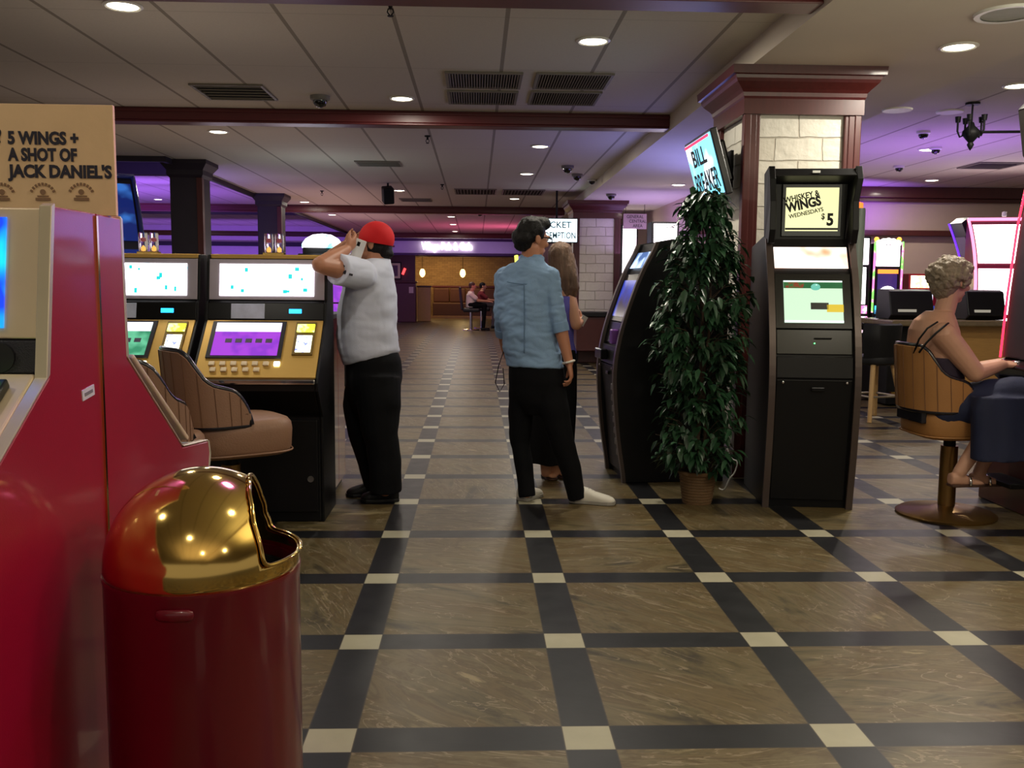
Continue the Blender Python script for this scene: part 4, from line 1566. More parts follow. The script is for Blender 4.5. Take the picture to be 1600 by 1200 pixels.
M_blk = M_black
far_slot('slot machine with a plain white glowing front, farthest left below the right wall', 5.66, 13.75, .36, 2.10, 0, M_blk, WHITE_HOT, WHITE_HOT, glow('magenta_white', (255, 120, 190), 2.0, (255, 236, 250), 14))
o = far_slot('colourful slot machine with scalloped white top next to the plain white one', 6.10, 13.75, .42, 2.0, 0, M_blk, WHITE_HOT, glow('dark_reel', (60, 40, 110), 1.0), glow('cyan_panel', (70, 200, 230), 1.8, (40, 60, 120), 12), glow('rainbow_strip', (255, 120, 200), 2.2, (120, 230, 90), 6, .45, .55), split=.66)
MB().ball((0, -.02, 1.25), (.13, .02, .12)).build('round_reel', WHITE_HOT, o, smooth=180)
MB().box((0, -.008, 1.585), (.30, .02, .06)).build('orange_banner', glow('orange_banner', (255, 120, 40), 3), o)
m = MB()
for k in range(5):
    m.cyl((-.14 + k * .07, .03, 2.0 + .03 * math.sin(PI * k / 4)), .05, .03, 'y', n=16)
m.build('scalloped_crown', WHITE_HOT, o)
for s in (-1, 1):
    MB().ball((s * .17, .05, 2.06), .035).build('beacon', glow('amber_beacon', (255, 150, 50), 4), o, smooth=180)
far_slot('small red sided slot machine left of the curly hair', 6.72, 13.9, .44, 1.56, 0, mat('red_cabinet', (150, 20, 34), .4), glow('orange_white', (255, 226, 130), 3.5, (255, 250, 230), 14), glow('violet_white', (150, 160, 255), 2.2, (230, 230, 255), 10), glow('dim_blue', (60, 80, 180), .8))


def curved_slot(label, x, y, w, h, rz, edge, face_m, body):
    """tall machine whose whole front is a concave curved screen"""
    o = thing('slot_machine', label, 'slot machine', (x, y, 0), rz)
    N = 18
    P0 = []
    for k in range(N + 1):
        t = k / N
        z = .92 + (h - .92) * t
        P0.append((.30 - .42 * (1 - (2 * t - .55) ** 2 * .62) + .16, z))
    poly = P0 + [(.62, h + .02), (.62, 0), (.2, 0), (.2, .7), (-.06, .8), (-.06, .88)]
    MB().prism(poly, -w / 2, w / 2, lambda u, v, t: (t, u, v)).build('cabinet', body, o, smooth=30)
    for (a, b, nm) in ((1, 9, 'lower_screen'), (10, 17, 'upper_screen')):
        s = MB()
        s.loft([[V((-w / 2 + .05, P0[k][0] - .004, P0[k][1])), V((w / 2 - .05, P0[k][0] - .004, P0[k][1])), V((w / 2 - .05, P0[k][0] - .012, P0[k][1])), V((-w / 2 + .05, P0[k][0] - .012, P0[k][1]))] for k in range(a, b + 1)])
        s.build(nm, face_m, o)
    for s_ in (-1, 1):
        MB().tube([(s_ * (w / 2 - .012), y_ - .01, z_) for y_, z_ in P0], .02, 8).build('light_edge', edge, o, smooth=180)
    MB().tube([(-w / 2, P0[-1][0] - .01, h), (w / 2, P0[-1][0] - .01, h)], .024, 8).build('light_edge', edge, o, smooth=180)
    return o


o = curved_slot('tall curved slot machine with two white screens and pink edge at the right', 7.08, 12.3, .78, 2.30, R(-14), glow('pink_edge', (255, 130, 170), 2.6), WHITE_HOT, mat('claret_cabinet', (120, 20, 50), .35))
MB().lathe([(.001, 0), (.03, 0), (.03, .06), (.001, .07)], c=(0, .3, 2.32), n=14).build('beacon', M_white, o)

# tall blade-shaped machine seen edge-on
o = thing('slot_machine', 'slim dark curved slot machine with violet edge behind the curly hair', 'slot machine', (7.18, 13.3, 0), R(-80))
pts = []
for k in range(15):
    t = k / 14
    pts.append((-.02 - .40 * t ** 1.7, .9 + 1.36 * t))
poly = pts + [(-.31, 2.34), (-.16, 1.95), (.04, 1.60), (.14, 1.35), (.16, .9), (.16, 0), (-.02, 0)]
MB().prism(poly, -.06, .20, lambda u, v, t: (t, u, v)).build('cabinet', M_slotdark, o, smooth=30)
MB().tube([(-.06, y - .01, z) for y, z in pts], .014, 8).build('light_edge', glow('violet_edge', (110, 50, 255), 1.8), o, smooth=180)
MB().loft([[V((-.03, y - .003, z)), V((.17, y - .003, z)), V((.17, y - .01, z)), V((-.03, y - .01, z))] for y, z in pts[1:13]]).build('curved_screen', mat('lilac_side', (120, 104, 130), .5), o)

o = thing('light_post', 'grey green cylinder post with an orange tip right of the near brick column', 'post', (*at(1340, 400, 9.0).xy, 0))
MB().lathe([(.001, 0), (.07, 0), (.07, .04), (.055, .05), (.055, 2.08), (.05, 2.10), (.001, 2.10)], n=24).build('tube', mat('sage_enamel', (112, 124, 112), .4), o, smooth=40)
MB().lathe([(.001, 2.10), (.03, 2.10), (.03, 2.15), (.001, 2.16)], n=16).build('orange_tip', glow('orange_tip', (255, 110, 40), 2.5), o)
MB().box((-.035, -.02, 2.12), (.012, .012, .06)).build('white_tip', glow('white_bar', (230, 255, 250), 1.4), o)

# glints of glassware on the side counter
GL = glass_mat()
for x, y in ((3.80, 11.38), (3.86, 11.50), (3.80, 11.60)):
    o = MB().lathe([(.001, 0), (.03, 0), (.036, .12), (.033, .12), (.028, .008), (.001, .008)], n=20).build('drinking_glass', GL, None, smooth=50)
    o.location = (x, y, .791)
    tag(o, 'clear drinking glass on the low dark counter beyond the wooden stool', 'glass', 'glasses on the low dark counter')

# ================================================================== LEFT SIDE BEYOND THE POKER MACHINES
curved_slot('tall dark machine with a blue picture, right of the tan cardboard sign', -3.3, 8.8, .5, 2.36, R(28), glow('dim_blue_edge', (20, 30, 90), .3), glow('deep_blue_screen', (16, 40, 120), .7, (60, 130, 230), 4, .5, .66), mat('navy_cabinet', (18, 22, 44), .4))
for x, y, lab in ((-4.2, 16.0, 'far slot machine with a low lit crown above the left poker machine'), (-2.95, 15.2, 'far slot machine with scalloped white lights, between the dark columns')):
    o = far_slot(lab, x, y, .6, 1.66, 0, M_blk, WHITE_HOT, WHITE_HOT, SCR1)
    m = MB()
    for k in range(6):
        m.cyl((-.2 + k * .08, .1, 1.70 + .03 * math.sin(PI * k / 5)), .045, .04, 'y', n=14)
    m.build('crown_lights', WHITE_HOT, o)
o = far_slot('far slot machine with a white and cyan light dome left of the red cap', -1.98, 12.2, .62, 1.72, R(10), M_blk, glow('dim_blue', (60, 80, 180), .8), SCR1, SCR1)
m = MB()
m.lathe([(.001, 0), (.26, 0), (.26, .05), (.21, .12), (.12, .17), (.001, .185)], c=(0, .2, 1.80), n=24)
m.build('dome_topper', glow('white_cyan_dome', (255, 250, 255), 5, (90, 220, 230), 5, .5, .6), o, smooth=60)
MB().box((0, .2, 1.75), (.5, .3, .1)).build('topper_base', M_blackm, o, bevel=.01)
m = thing('pedestal_table', 'tall brown round pedestal table behind the left poker machine', 'table', (-3.35, 9.9, 0))
MB().lathe([(.001, 1.36), (.28, 1.36), (.34, 1.42), (.34, 1.54), (.28, 1.60), (.001, 1.60)], n=32).build('tabletop', mat('brown_wood', (140, 96, 60), .5), m, smooth=50)
MB().cyl((0, 0, .69), .06, 1.36).build('pedestal', M_blackm, m)
MB().lathe([(.001, 0), (.25, 0), (.24, .03), (.001, .04)], n=30).build('base_plate', M_blackm, m)

# ================================================================== FAR AISLE
M_maroon = mat('maroon_laminate', (78, 24, 34), .45)
o = thing('host_counter', 'maroon cabinet at the far end, right behind the white shirted man', 'counter', (-2.45, 33.6, 0))
MB().span((-.9, 0, 0), (.28, .6, 1.40)).build('body', M_maroon, o, bevel=.02)
MB().span((-.95, -.05, 1.40), (.33, .65, 1.46)).build('counter_top', M_oxblood, o, bevel=.02)
MB().box((.12, -.01, 1.15), (.16, .01, .22)).build('notice', M_tanwall, o)
o = thing('cafe_divider', 'honey wood panelled divider at the cafe entrance', 'divider', (-1.93, 34.5, 0))
MB().span((-.25, 0, 0), (.25, .2, 1.25)).build('panel', mat('honey_oak', (196, 150, 84), .45), o, bevel=.02)
MB().span((-.28, -.03, 1.25), (.28, .23, 1.31)).build('cap', M_wood, o, bevel=.01)
o = thing('cafe_booth', 'long brown booth bench along the cafe brick wall', 'bench', (-.45, 38.6, .0))
MB().span((-1.35, 0, .02), (1.35, .55, .62)).build('seat', mat('booth_leather', (70, 40, 30), .5), o, bevel=.05)
for k in range(4):
    MB().span((-1.35 + k * .675 + .01, .45, .62), (-.675 + k * .675 - .01, .62, 1.22)).build('back_cushion', mat('booth_back', (78, 44, 32), .5), o, bevel=.05)
MB().span((-1.4, .45, 1.22), (1.4, .66, 1.32)).build('top_rail', M_wood, o, bevel=.02)
for (px, py), lab in (((660, 427), 'left glowing amber pendant lamp in the cafe'), ((723, 427), 'right glowing amber pendant lamp in the cafe')):
    p = at(px, py, 38.2)
    o = thing('pendant_lamp', lab, 'pendant lamp', (p.x, p.y, 2.64), 0, 'amber pendants in the cafe')
    MB().lathe([(.001, -1.0), (.07, -.96), (.115, -.86), (.10, -.74), (.05, -.66), (.001, -.65)], n=20).build('lamp_shade', glow('amber_shade', (255, 214, 130), 6), o, smooth=180)
    MB().cyl((0, 0, -.33), .01, .66).build('cord', M_blackm, o)
    MB().cyl((0, 0, -.66), .05, .05).build('cap', M_blackm, o)
    l = bpy.data.lights.new('light', 'POINT')
    l.energy = 20
    l.color = (1, .66, .28)
    l.shadow_soft_size = .12
    lo = bpy.data.objects.new('light', l)
    COL.objects.link(lo)
    lo.parent = o
    lo.location = (0, -.2, -.9)
p = at(616, 423, 33.7)
struct(MB().span((-3.6, 33.75, 1.46), (-2.2, 33.9, 2.64)).build('wall_front', mat('dusky_wall', (84, 52, 50), .7)))
o = thing('picture_frame', 'framed picture with pale mount on the wall right of the red cap', 'picture', (p.x, 33.74, p.z))
MB().box((0, 0, 0), (.5, .04, .62)).build('frame', M_blackm, o, bevel=.008)
MB().box((0, -.018, 0), (.42, .012, .54)).build('mount', mat('ivory_mount', (220, 206, 160), .7), o)
MB().box((-.02, -.025, 0), (.29, .006, .38)).build('print', mat('dusky_print', (104, 80, 96), .7, var=.4, scale=6), o)
p = at(631, 424, 33.7)
o = thing('wall_light', 'small slanted red light beside the framed picture', 'lamp', (p.x, 33.74, p.z))
MB().box((0, -.03, 0), (.09, .03, .24), Matrix.Rotation(.4, 3, 'Y')).build('tube', glow('soft_red', (255, 70, 70), 2.2), o, bevel=.01)
MB().box((0, 0, 0), (.05, .02, .2), Matrix.Rotation(.4, 3, 'Y')).build('bracket', M_blackm, o)

# far slot row at the right of the aisle with seats
M_fb = mat('far_black', (18, 18, 24), .5)
for k, (x, y, lab) in enumerate(((.95, 27.7, 'far slot machine in front of the man in the white top'), (1.0, 29.0, 'far slot machine in front of the person in dark red'))):
    far_slot(lab, x, y, .7, 1.6, R(-90), M_fb, glow('dim_white', (190, 200, 220), 1.0), glow('dim_violet', (120, 90, 200), .8), glow('dim_blue', (60, 80, 180), .8))
o = far_slot('black slot machine with a yellow lit strip left of the denim shirted man', 1.2, 24.2, .6, 2.12, R(-60), M_fb, glow('dim_violet', (120, 90, 200), .8), glow('dim_violet', (120, 90, 200), .8), SCR1)
MB().box((-.32, .0, 1.9), (.10, .05, .44), Matrix.Rotation(-.15, 3, 'Y')).build('yellow_strip', glow('yellow_strip', (236, 240, 90), 2.2), o)
for x, y, lab in ((-.16, 27.9, 'black high-backed gaming chair of the far man in white'), (.16, 29.2, 'black high-backed gaming chair of the far person in dark red')):
    o = thing('gaming_chair', lab, 'chair', (x, y, 0), 0)
    MB().span((-.24, -.24, .54), (.26, .24, .66)).build('seat', M_fb, o, bevel=.04)
    MB().loft([[V((-.22, -.22, .60)), V((-.22, .22, .60)), V((-.30, .22, .60)), V((-.30, -.22, .60))], [V((-.30, -.2, 1.28)), V((-.30, .2, 1.28)), V((-.37, .2, 1.28)), V((-.37, -.2, 1.28))]]).build('backrest', M_fb, o, bevel=.03)
    MB().cyl((0, 0, .28), .04, .54).build('post', M_chrome, o, smooth=40)
    MB().lathe([(.001, 0), (.25, 0), (.24, .03), (.001, .05)], n=30).build('base_plate', M_chrome, o, smooth=40)

# slip counter by the far column
p0, p1 = at(903, 487, 15.75), at(960, 487, 15.75)
o = thing('writing_counter', 'black topped maroon slip counter against the far brick column', 'counter', ((p0.x + p1.x) / 2, 15.95, 0))
MB().span((-.36, -.25, .82), (.36, .25, .90)).build('counter_top', M_black, o, bevel=.01)
MB().span((-.33, -.2, .24), (.33, .22, .82)).build('cabinet', M_oxblood, o, bevel=.01)
for s in (-1, 1):
    MB().span((s * .31, .1, 0), (s * .26, .2, .24)).build('leg', M_blackm, o)
for (px, Y, lab) in ((984, 18.2, 'bright white slot screen just right of the far brick column'), (1040, 14.2, 'bright white and blue slot screen above the side kiosk')):
    p = at(px, 366, Y)
    far_slot(lab, p.x, Y, .33 if Y > 15 else .42, p.z + .19, 0, M_fb, WHITE_HOT, WHITE_HOT, SCR1, split=.3)

# ================================================================== PEOPLE
UPV = V((0, 0, 1))


def frame(phi):
    return V((math.sin(phi), math.cos(phi), 0)), V((math.cos(phi), -math.sin(phi), 0))


def head(mb, c, phi, pitch=0.0, s=1.0):
    F, Rv = frame(phi)
    F2 = (F * math.cos(pitch) + UPV * math.sin(pitch))
    U2 = (UPV * math.cos(pitch) - F * math.sin(pitch))
    rot = Matrix((Rv, F2, U2)).transposed()

    def P(x, y, z):
        return c + (Rv * x + F2 * y + U2 * z) * s

    def B(x, y, z, rx, ry, rz):
        mb.ball(P(x, y, z), (rx * s, ry * s, rz * s), rot, 24, 16)
    B(0, -.012, .035, .074, .096, .084)      # skull
    B(0, .03, .0, .068, .064, .075)          # face
    B(0, .034, -.058, .052, .052, .050)      # jaw
    B(0, .066, -.092, .024, .022, .020)      # chin
    B(0, .090, .028, .052, .014, .012)       # brow
    B(0, .102, -.018, .013, .022, .014)      # nose tip
    B(0, .094, .004, .009, .014, .026)       # nose bridge
    B(0, .086, -.054, .024, .012, .007)      # upper lip
    B(0, .084, -.064, .021, .012, .007)      # lower lip
    for q in (-1, 1):
        B(q * .036, .076, -.022, .022, .018, .018)   # cheek
        B(q * .077, -.012, -.005, .010, .020, .032)  # ear
        B(q * .080, -.016, .008, .008, .017, .018)
    return P, rot


def eyes(P, s, root, iris):
    e = mat('eye_white', (224, 220, 214), .25, var=.02)
    for q in (-1, 1):
        o = MB().ball(P(q * .031, .084, .010), .0125 * s, u=16, v=10).build('eye', e, root, smooth=180, local=True)
        MB().ball(P(q * .032, .0925, .010), .0055 * s, u=12, v=8).build('iris', iris, o, smooth=180, local=True)


def hand(mb, wr, d, side, nrm, curl=.5, s=1.0, spread=.0):
    """wr wrist, d hand direction, side = direction towards the thumb, nrm = palm normal (fingers curl towards it)"""
    d = d.normalized()
    side = (side - d * side.dot(d)).normalized()
    nrm = d.cross(side) if d.cross(side).dot(nrm) > 0 else side.cross(d)
    mb.ell([(wr - d * .02, side * .024 * s, nrm * .019 * s), (wr + d * .012 * s, side * .028 * s, nrm * .018 * s), (wr + d * .045 * s, side * .039 * s, nrm * .016 * s), (wr + d * .075 * s, side * .041 * s, nrm * .014 * s), (wr + d * .092 * s, side * .036 * s, nrm * .011 * s)], 16, 2.4)
    for k, (off, L) in enumerate(((.029, .070), (.010, .079), (-.010, .073), (-.028, .058))):
        p = wr + d * (.086 - abs(off) * .15) * s + side * off * s
        dr = (d + side * off * 4 * spread).normalized()
        pts, rad = [p - d * .014 * s, p], [.0098 * s, .0098 * s]
        a = curl * (.55 + .12 * k)
        ang = 0
        for j, seg in enumerate((.44, .31, .25)):
            ang += a * (1.0 if j else .7)
            p = p + (dr * math.cos(ang) + nrm * math.sin(ang)) * L * seg * s
            pts.append(p)
            rad.append((.0092, .0085, .0074)[j] * s)
        mb.tube(pts, rad, 10, True)
    p = wr + d * .022 * s + side * .026 * s
    t1 = (side * .75 + d * .75 + nrm * .25).normalized()
    t2 = (side * .25 + d * .9 + nrm * .45).normalized()
    mb.tube([p - side * .012 * s, p, p + t1 * .034 * s, p + t1 * .034 * s + t2 * .028 * s, p + t1 * .034 * s + t2 * .050 * s], [.013 * s, .0135 * s, .0112 * s, .0098 * s, .0085 * s], 10, True)


def shoe(mb, heel, toe, w=.045, h=.075, flat=False):
    heel, toe = V(heel), V(toe)
    d = (toe - heel)
    L = d.length
    d.normalize()
    s = UPV.cross(d).normalized()
    prof = [(-.02, .6, .55), (.0, .86, .95), (.12, 1.0, 1.0), (.25, .98, 1.05), (.40, .92, .95), (.55, .98, .74), (.72, 1.08, .62), (.86, 1.0, .52), (.95, .78, .42), (1.0, .42, .3)]
    rings = []
    for t, ww, hh in prof:
        c = heel + d * t * L
        hz = h * hh
        rr = []
        for i in range(16):
            a = 2 * PI * i / 16
            ca, sa = math.cos(a), math.sin(a)
            x = math.copysign(abs(ca) ** .75, ca) * w * ww
            z = hz * (.5 + .5 * sa) if sa > 0 else hz * (.5 + .5 * math.copysign(abs(sa) ** .6, sa))
            rr.append(c + s * x + UPV * (z + .004))
        rings.append(rr)
    mb.loft(rings)
    return s, d, L


def sole(heel, toe, w, th, name, m, root):
    heel, toe = V(heel), V(toe)
    d = toe - heel
    L = d.length
    d.normalize()
    s = UPV.cross(d).normalized()
    mb = MB()
    out = []
    for t, ww in ((-.035, .5), (-.01, .85), (.12, 1.04), (.4, .98), (.7, 1.14), (.87, 1.06), (.97, .8), (1.02, .4)):
        out.append((t, ww))
    lo = [heel + d * t * L + s * w * ww for t, ww in out] + [heel + d * t * L - s * w * ww for t, ww in reversed(out)]
    mb.loft([[V((p.x, p.y, .001)) for p in lo], [V((p.x, p.y, th)) for p in lo]])
    return mb.build(name, m, root, bevel=.004, local=True)


SK1 = mat('skin_tan', (186, 128, 98), .5, var=.08, scale=14)
SK2 = mat('skin_warm', (196, 140, 108), .5, var=.08, scale=14)
SK3 = mat('skin_fair', (192, 146, 122), .5, var=.08, scale=14)
HAIR_BLK = mat('black_hair', (13, 11, 12), .5, spec=.3, var=.4, scale=20, bump=.6, bscale=140, stretch=(3, 3, .6))
TROUSER = mat('black_trousers', (10, 11, 15), .85, var=.2, bump=.15, bscale=300, spec=.2)
IRIS = mat('dark_iris', (50, 34, 24), .2)


def rings_px(data, phi, Y, fwd=0.0):
    """rings from photo rows: (px, py, half side-to-side, half front-to-back[, dY])"""
    F, Rv = frame(phi)
    out = []
    for r in data:
        c = at(r[0], r[1], Y + (r[4] if len(r) > 4 else 0))
        out.append((c, Rv * r[2], F * r[3]))
    return out


# ---- man in the red cap -------------------------------------------------------
YM = 5.74
r = thing('person', 'heavy man in a red cap and white tee, phone at his ear, beside poker machine', 'person', on(588, 783))
phi = R(-78)
F, Rv = frame(phi)
sl_, sr_ = at(564, 428, YM - .19), at(572, 426, YM + .19)
el_, er_ = at(500, 414, 5.24), at(512, 407, YM + .22)
wl_, wr_ = at(541, 390, YM - .24), at(538, 384, YM + .10)
hc = at(585, 381, YM - .01)
b = MB()
HP, hrot = head(b, hc, R(-72), .05, 1.0)
b.tube([at(590, 414, YM), hc + V((.008, 0, -.05))], [.068, .062], 16, True)
b.ell(rings_px([(590, 408, .09, .07), (584, 420, .15, .10), (576, 440, .19, .13), (574, 470, .19, .15), (572, 505, .19, .165), (573, 540, .185, .165), (580, 575, .16, .14), (585, 600, .13, .11)], phi, YM), 24)
for s_, e_, w_ in ((sl_, el_, wl_), (sr_, er_, wr_)):
    b.tube([s_, s_.lerp(e_, .5), e_], [.062, .058, .047], 14, True)
    b.tube([e_, e_.lerp(w_, .35), w_], [.046, .045, .030], 14, True)
hand(b, wl_, at(560, 372, YM - .15) - wl_, V((.3, -.2, 1)), V((.2, 1, 0)), .75)
hand(b, wr_, at(560, 374, YM + .09) - wr_, V((.3, .2, 1)), V((.3, -1, 0)), .6)
legs1 = [[at(590, 595, YM - .085), at(593, 680, YM - .11), at(602, 765, YM - .10)], [at(580, 595, YM + .085), at(568, 676, YM + .10), at(588, 758, YM + .12)]]
for L in legs1:
    b.tube(L, [.08, .055, .042], 14, True)
organic('body', b, SK1, r, .0055, 3)
eyes(HP, 1, r, IRIS)
# T-shirt
t = MB()
t.ell(rings_px([(593, 403, .085, .066), (589, 410, .115, .085), (583, 420, .165, .115), (577, 436, .205, .145), (576, 462, .205, .167), (573, 490, .205, .178), (573, 520, .20, .186), (576, 545, .198, .185)], phi, YM) + [(at(578, 556, YM), Rv * .192, F * .178 + V((0, 0, -.035))), (at(579, 562, YM), Rv * .18, F * .165 + V((0, 0, -.04)))], 32)
t.ball(at(548, 520, YM), (.085, .15, .13))
for s_, e_ in ((sl_, el_), (sr_, er_)):
    t.tube([s_ + V((.01, 0, .0)), s_.lerp(e_, .30), s_.lerp(e_, .60)], [.088, .088, .090], 18)
    t.ball(s_, .09)
organic('t_shirt', t, mat('white_cotton', (212, 217, 236), .85, var=.04, bump=.1, bscale=200), r, .009, 4, .010, 5.0, (1, 1, 2.2), .006, 9)
m = MB()
for k in range(4):
    m.box(sl_.lerp(el_, .42) + V((-.02 + .018 * k, -.084, .02 - .014 * k)), (.012, .008, .05), Matrix.Rotation(.6 * k, 3, 'Y'))
m.build('sleeve_print', mat('navy_print', (40, 38, 52), .7), r, local=True)
# trousers
t = MB()
t.ell(rings_px([(581, 548, .175, .155), (584, 562, .185, .163), (585, 590, .187, .17), (584, 612, .175, .158), (583, 640, .13, .12), (582, 668, .05, .05)], phi, YM), 28)
t.tube([at(590, 590, YM - .07), at(592, 635, YM - .10), at(594, 680, YM - .11), at(602, 725, YM - .11), at(603, 768, YM - .10)], [.145, .132, .108, .096, .098], 20)
t.tube([at(579, 590, YM + .07), at(566, 635, YM + .10), at(568, 675, YM + .10), at(581, 720, YM + .11), at(590, 762, YM + .12)], [.14, .125, .100, .088, .088], 20)
organic('trousers', t, TROUSER, r, .010, 4, .008, 6, (1, 1, 1.6))
for (h_, to_) in ((on(622, 782), on(564, 784)), (on(604, 772), on(542, 776))):
    m = MB()
    shoe(m, h_, to_, .052, .10)
    m.build('shoe', M_blackm, r, smooth=180, local=True)
    sole(h_, to_, .052, .022, 'shoe_sole', M_black, r)
# cap, hair
c_ = at(587, 369, YM - .01)
m = MB()
m.ball(c_ + V((.006, 0, -.014)), (.108, .108, .104), None, 28, 18)
bm_ = m.bm
bmesh.ops.bisect_plane(bm_, geom=bm_.verts[:] + bm_.edges[:] + bm_.faces[:], plane_co=c_ + V((0, 0, -.042)), plane_no=V((-.16, .02, -1)).normalized(), clear_outer=True)
cap = m.build('cap', mat('scarlet_cap', (214, 16, 26), .8, bump=.15, bscale=250), r, smooth=180, local=True)
m = MB()
m.ball(c_ + V((0, 0, .086)), (.009, .009, .006))
m.build('cap_button', mat('scarlet_cap', (214, 16, 26), .8), cap, local=True)
Fb = frame(R(-70))[0]
Rb = frame(R(-70))[1]
m = MB()
rows = []
for i in range(9):
    a = -1 + i / 4
    rr = []
    for j in range(5):
        q = c_ + Fb * (.075 + j * .022 * (1 - .35 * a * a)) + Rb * a * (.078 - .002 * j) + V((0, 0, -.03 + .006 * j - .012 * a * a))
        rr.append(q)
    rows.append(rr)
for th in (0,):
    m.loft([[q for q in rr] + [q + V((0, 0, -.005)) for q in reversed(rr)] for rr in rows])
m.build('cap_bill', mat('black_bill', (26, 24, 28), .7), cap, smooth=50, local=True)
m = MB()
m.ball(at(591, 385, YM - .005), (.086, .090, .062))
m.ball(at(600, 396, YM - .005), (.060, .066, .038))
organic('hair', m, HAIR_BLK, r, .007, 3, .004, 40)
p = at(560, 389, YM - .15)
o = thing('mobile_phone', 'white cased mobile phone held against the face of the red capped man', 'phone', p)
rot = Matrix.Rotation(.35, 3, 'Y') @ Matrix.Rotation(.35, 3, 'Z')
MB().box((0, 0, 0), (.066, .009, .115), rot).build('case', mat('white_case', (222, 222, 222), .35), o, bevel=.004)
MB().box(rot @ V((0, .005, 0)), (.060, .002, .108), rot).build('screen', M_kgloss, o)
MB().box(rot @ V((-.010, -.0055, .028)), (.018, .002, .026), rot).build('camera_patch', M_kgloss, o, bevel=.002)

# ---- man in the denim shirt ---------------------------------------------------
YD = 5.66
r = thing('person', 'young man in a light denim shirt, black trousers and white sneakers, seen from behind', 'person', on(866, 786))
phi = R(22)
F, Rv = frame(phi)
sl_, sr_ = at(789, 431, YD + .10), at(860, 433, YD - .05)
el_, er_ = at(783, 492, YD + .08), at(870, 488, YD - .10)
wl_, wr_ = at(789, 546, YD + .22), at(889, 567, YD - .12)
hc = at(832, 374, YD)
b = MB()
HP, hrot = head(b, hc, R(58), -.12, .99)
b.tube([at(829, 416, YD + .01), hc + V((-.01, -.012, -.05))], [.060, .056], 16, True)
b.ell(rings_px([(828, 412, .07, .055), (825, 422, .115, .065), (823, 440, .15, .08), (824, 480, .16, .095), (828, 530, .15, .095), (836, 575, .145, .085), (840, 610, .13, .075)], phi, YD), 24)
b.tube([sl_, el_], [.046, .040], 14, True)
b.tube([el_, el_.lerp(wl_, .4), wl_], [.040, .038, .026], 14, True)
b.tube([sr_, er_], [.046, .041], 14, True)
b.tube([er_, er_.lerp(wr_, .4), wr_], [.041, .040, .027], 14, True)
hand(b, wr_, at(894, 597, YD - .12) - wr_, F * .7 - Rv * .2, -Rv, .85, 1.0)
hand(b, wl_, at(800, 566, YD + .34) - wl_, V((.2, .2, 1)), Rv, .8, 1.0)
LL = [at(814, 605, YD + .05), at(813, 690, YD + .08), at(823, 770, YD + .02)]
LR = [at(856, 605, YD - .03), at(878, 690, YD - .06), at(902, 772, YD - .02)]
for L in (LL, LR):
    b.tube(L, [.055, .040, .033], 14, True)
organic('body', b, SK1, r, .0055, 3)
eyes(HP, .99, r, IRIS)
# shirt
t = MB()
t.ell(rings_px([(830, 402, .072, .062), (828, 410, .092, .076), (826, 417, .145, .092), (824, 428, .182, .098), (822, 448, .188, .106), (823, 475, .184, .112), (825, 510, .176, .112), (829, 540, .174, .114), (834, 562, .18, .118), (836, 573, .182, .12)], phi, YD), 32)
for s_, e_, w_, tt in ((sl_, el_, wl_, .55), (sr_, er_, wr_, .36)):
    t.tube([s_, s_.lerp(e_, .5), e_, e_.lerp(w_, tt)], [.060, .055, .049, .046], 18)
    t.ball(s_, .061)
organic('denim_shirt', t, mat('light_denim', (136, 168, 204), .85, var=.18, scale=9, bump=.3, bscale=240), r, .007, 3, .011, 6.0, (1.3, 1.3, 2.6), .010, 11)
m = MB()
m.ell([(at(829, 406, YD), Rv * .068, F * .06), (at(830, 398, YD), Rv * .066, F * .058)], 24)
yoke = MB()
yoke.tube([at(x_, 440 + 4 * math.sin((x_ - 790) / 60 * PI), YD - .112 + .012 * abs(x_ - 820) / 30) for x_ in range(792, 850, 6)], .0028, 6)
yoke.tube([at(819, y_, YD - .112 - .012 * math.sin((y_ - 440) / 120 * PI)) for y_ in range(442, 560, 10)], .0028, 6)
yoke.build('back_seam', mat('denim_seam', (96, 126, 160), .85), r, smooth=180, local=True)
shirt_col = mat('light_denim_collar', (128, 160, 196), .85, bump=.2, bscale=260)
m.build('collar', shirt_col, r, smooth=60, local=True)
for e_, w_, tt in ((el_, wl_, .53), (er_, wr_, .36)):
    d_ = (w_ - e_).normalized()
    c_ = e_.lerp(w_, tt)
    MB().tube([c_ - d_ * .045, c_ - d_ * .02, c_ + d_ * .008], [.050, .051, .049], 20).build('rolled_cuff', shirt_col, r, smooth=60, local=True)
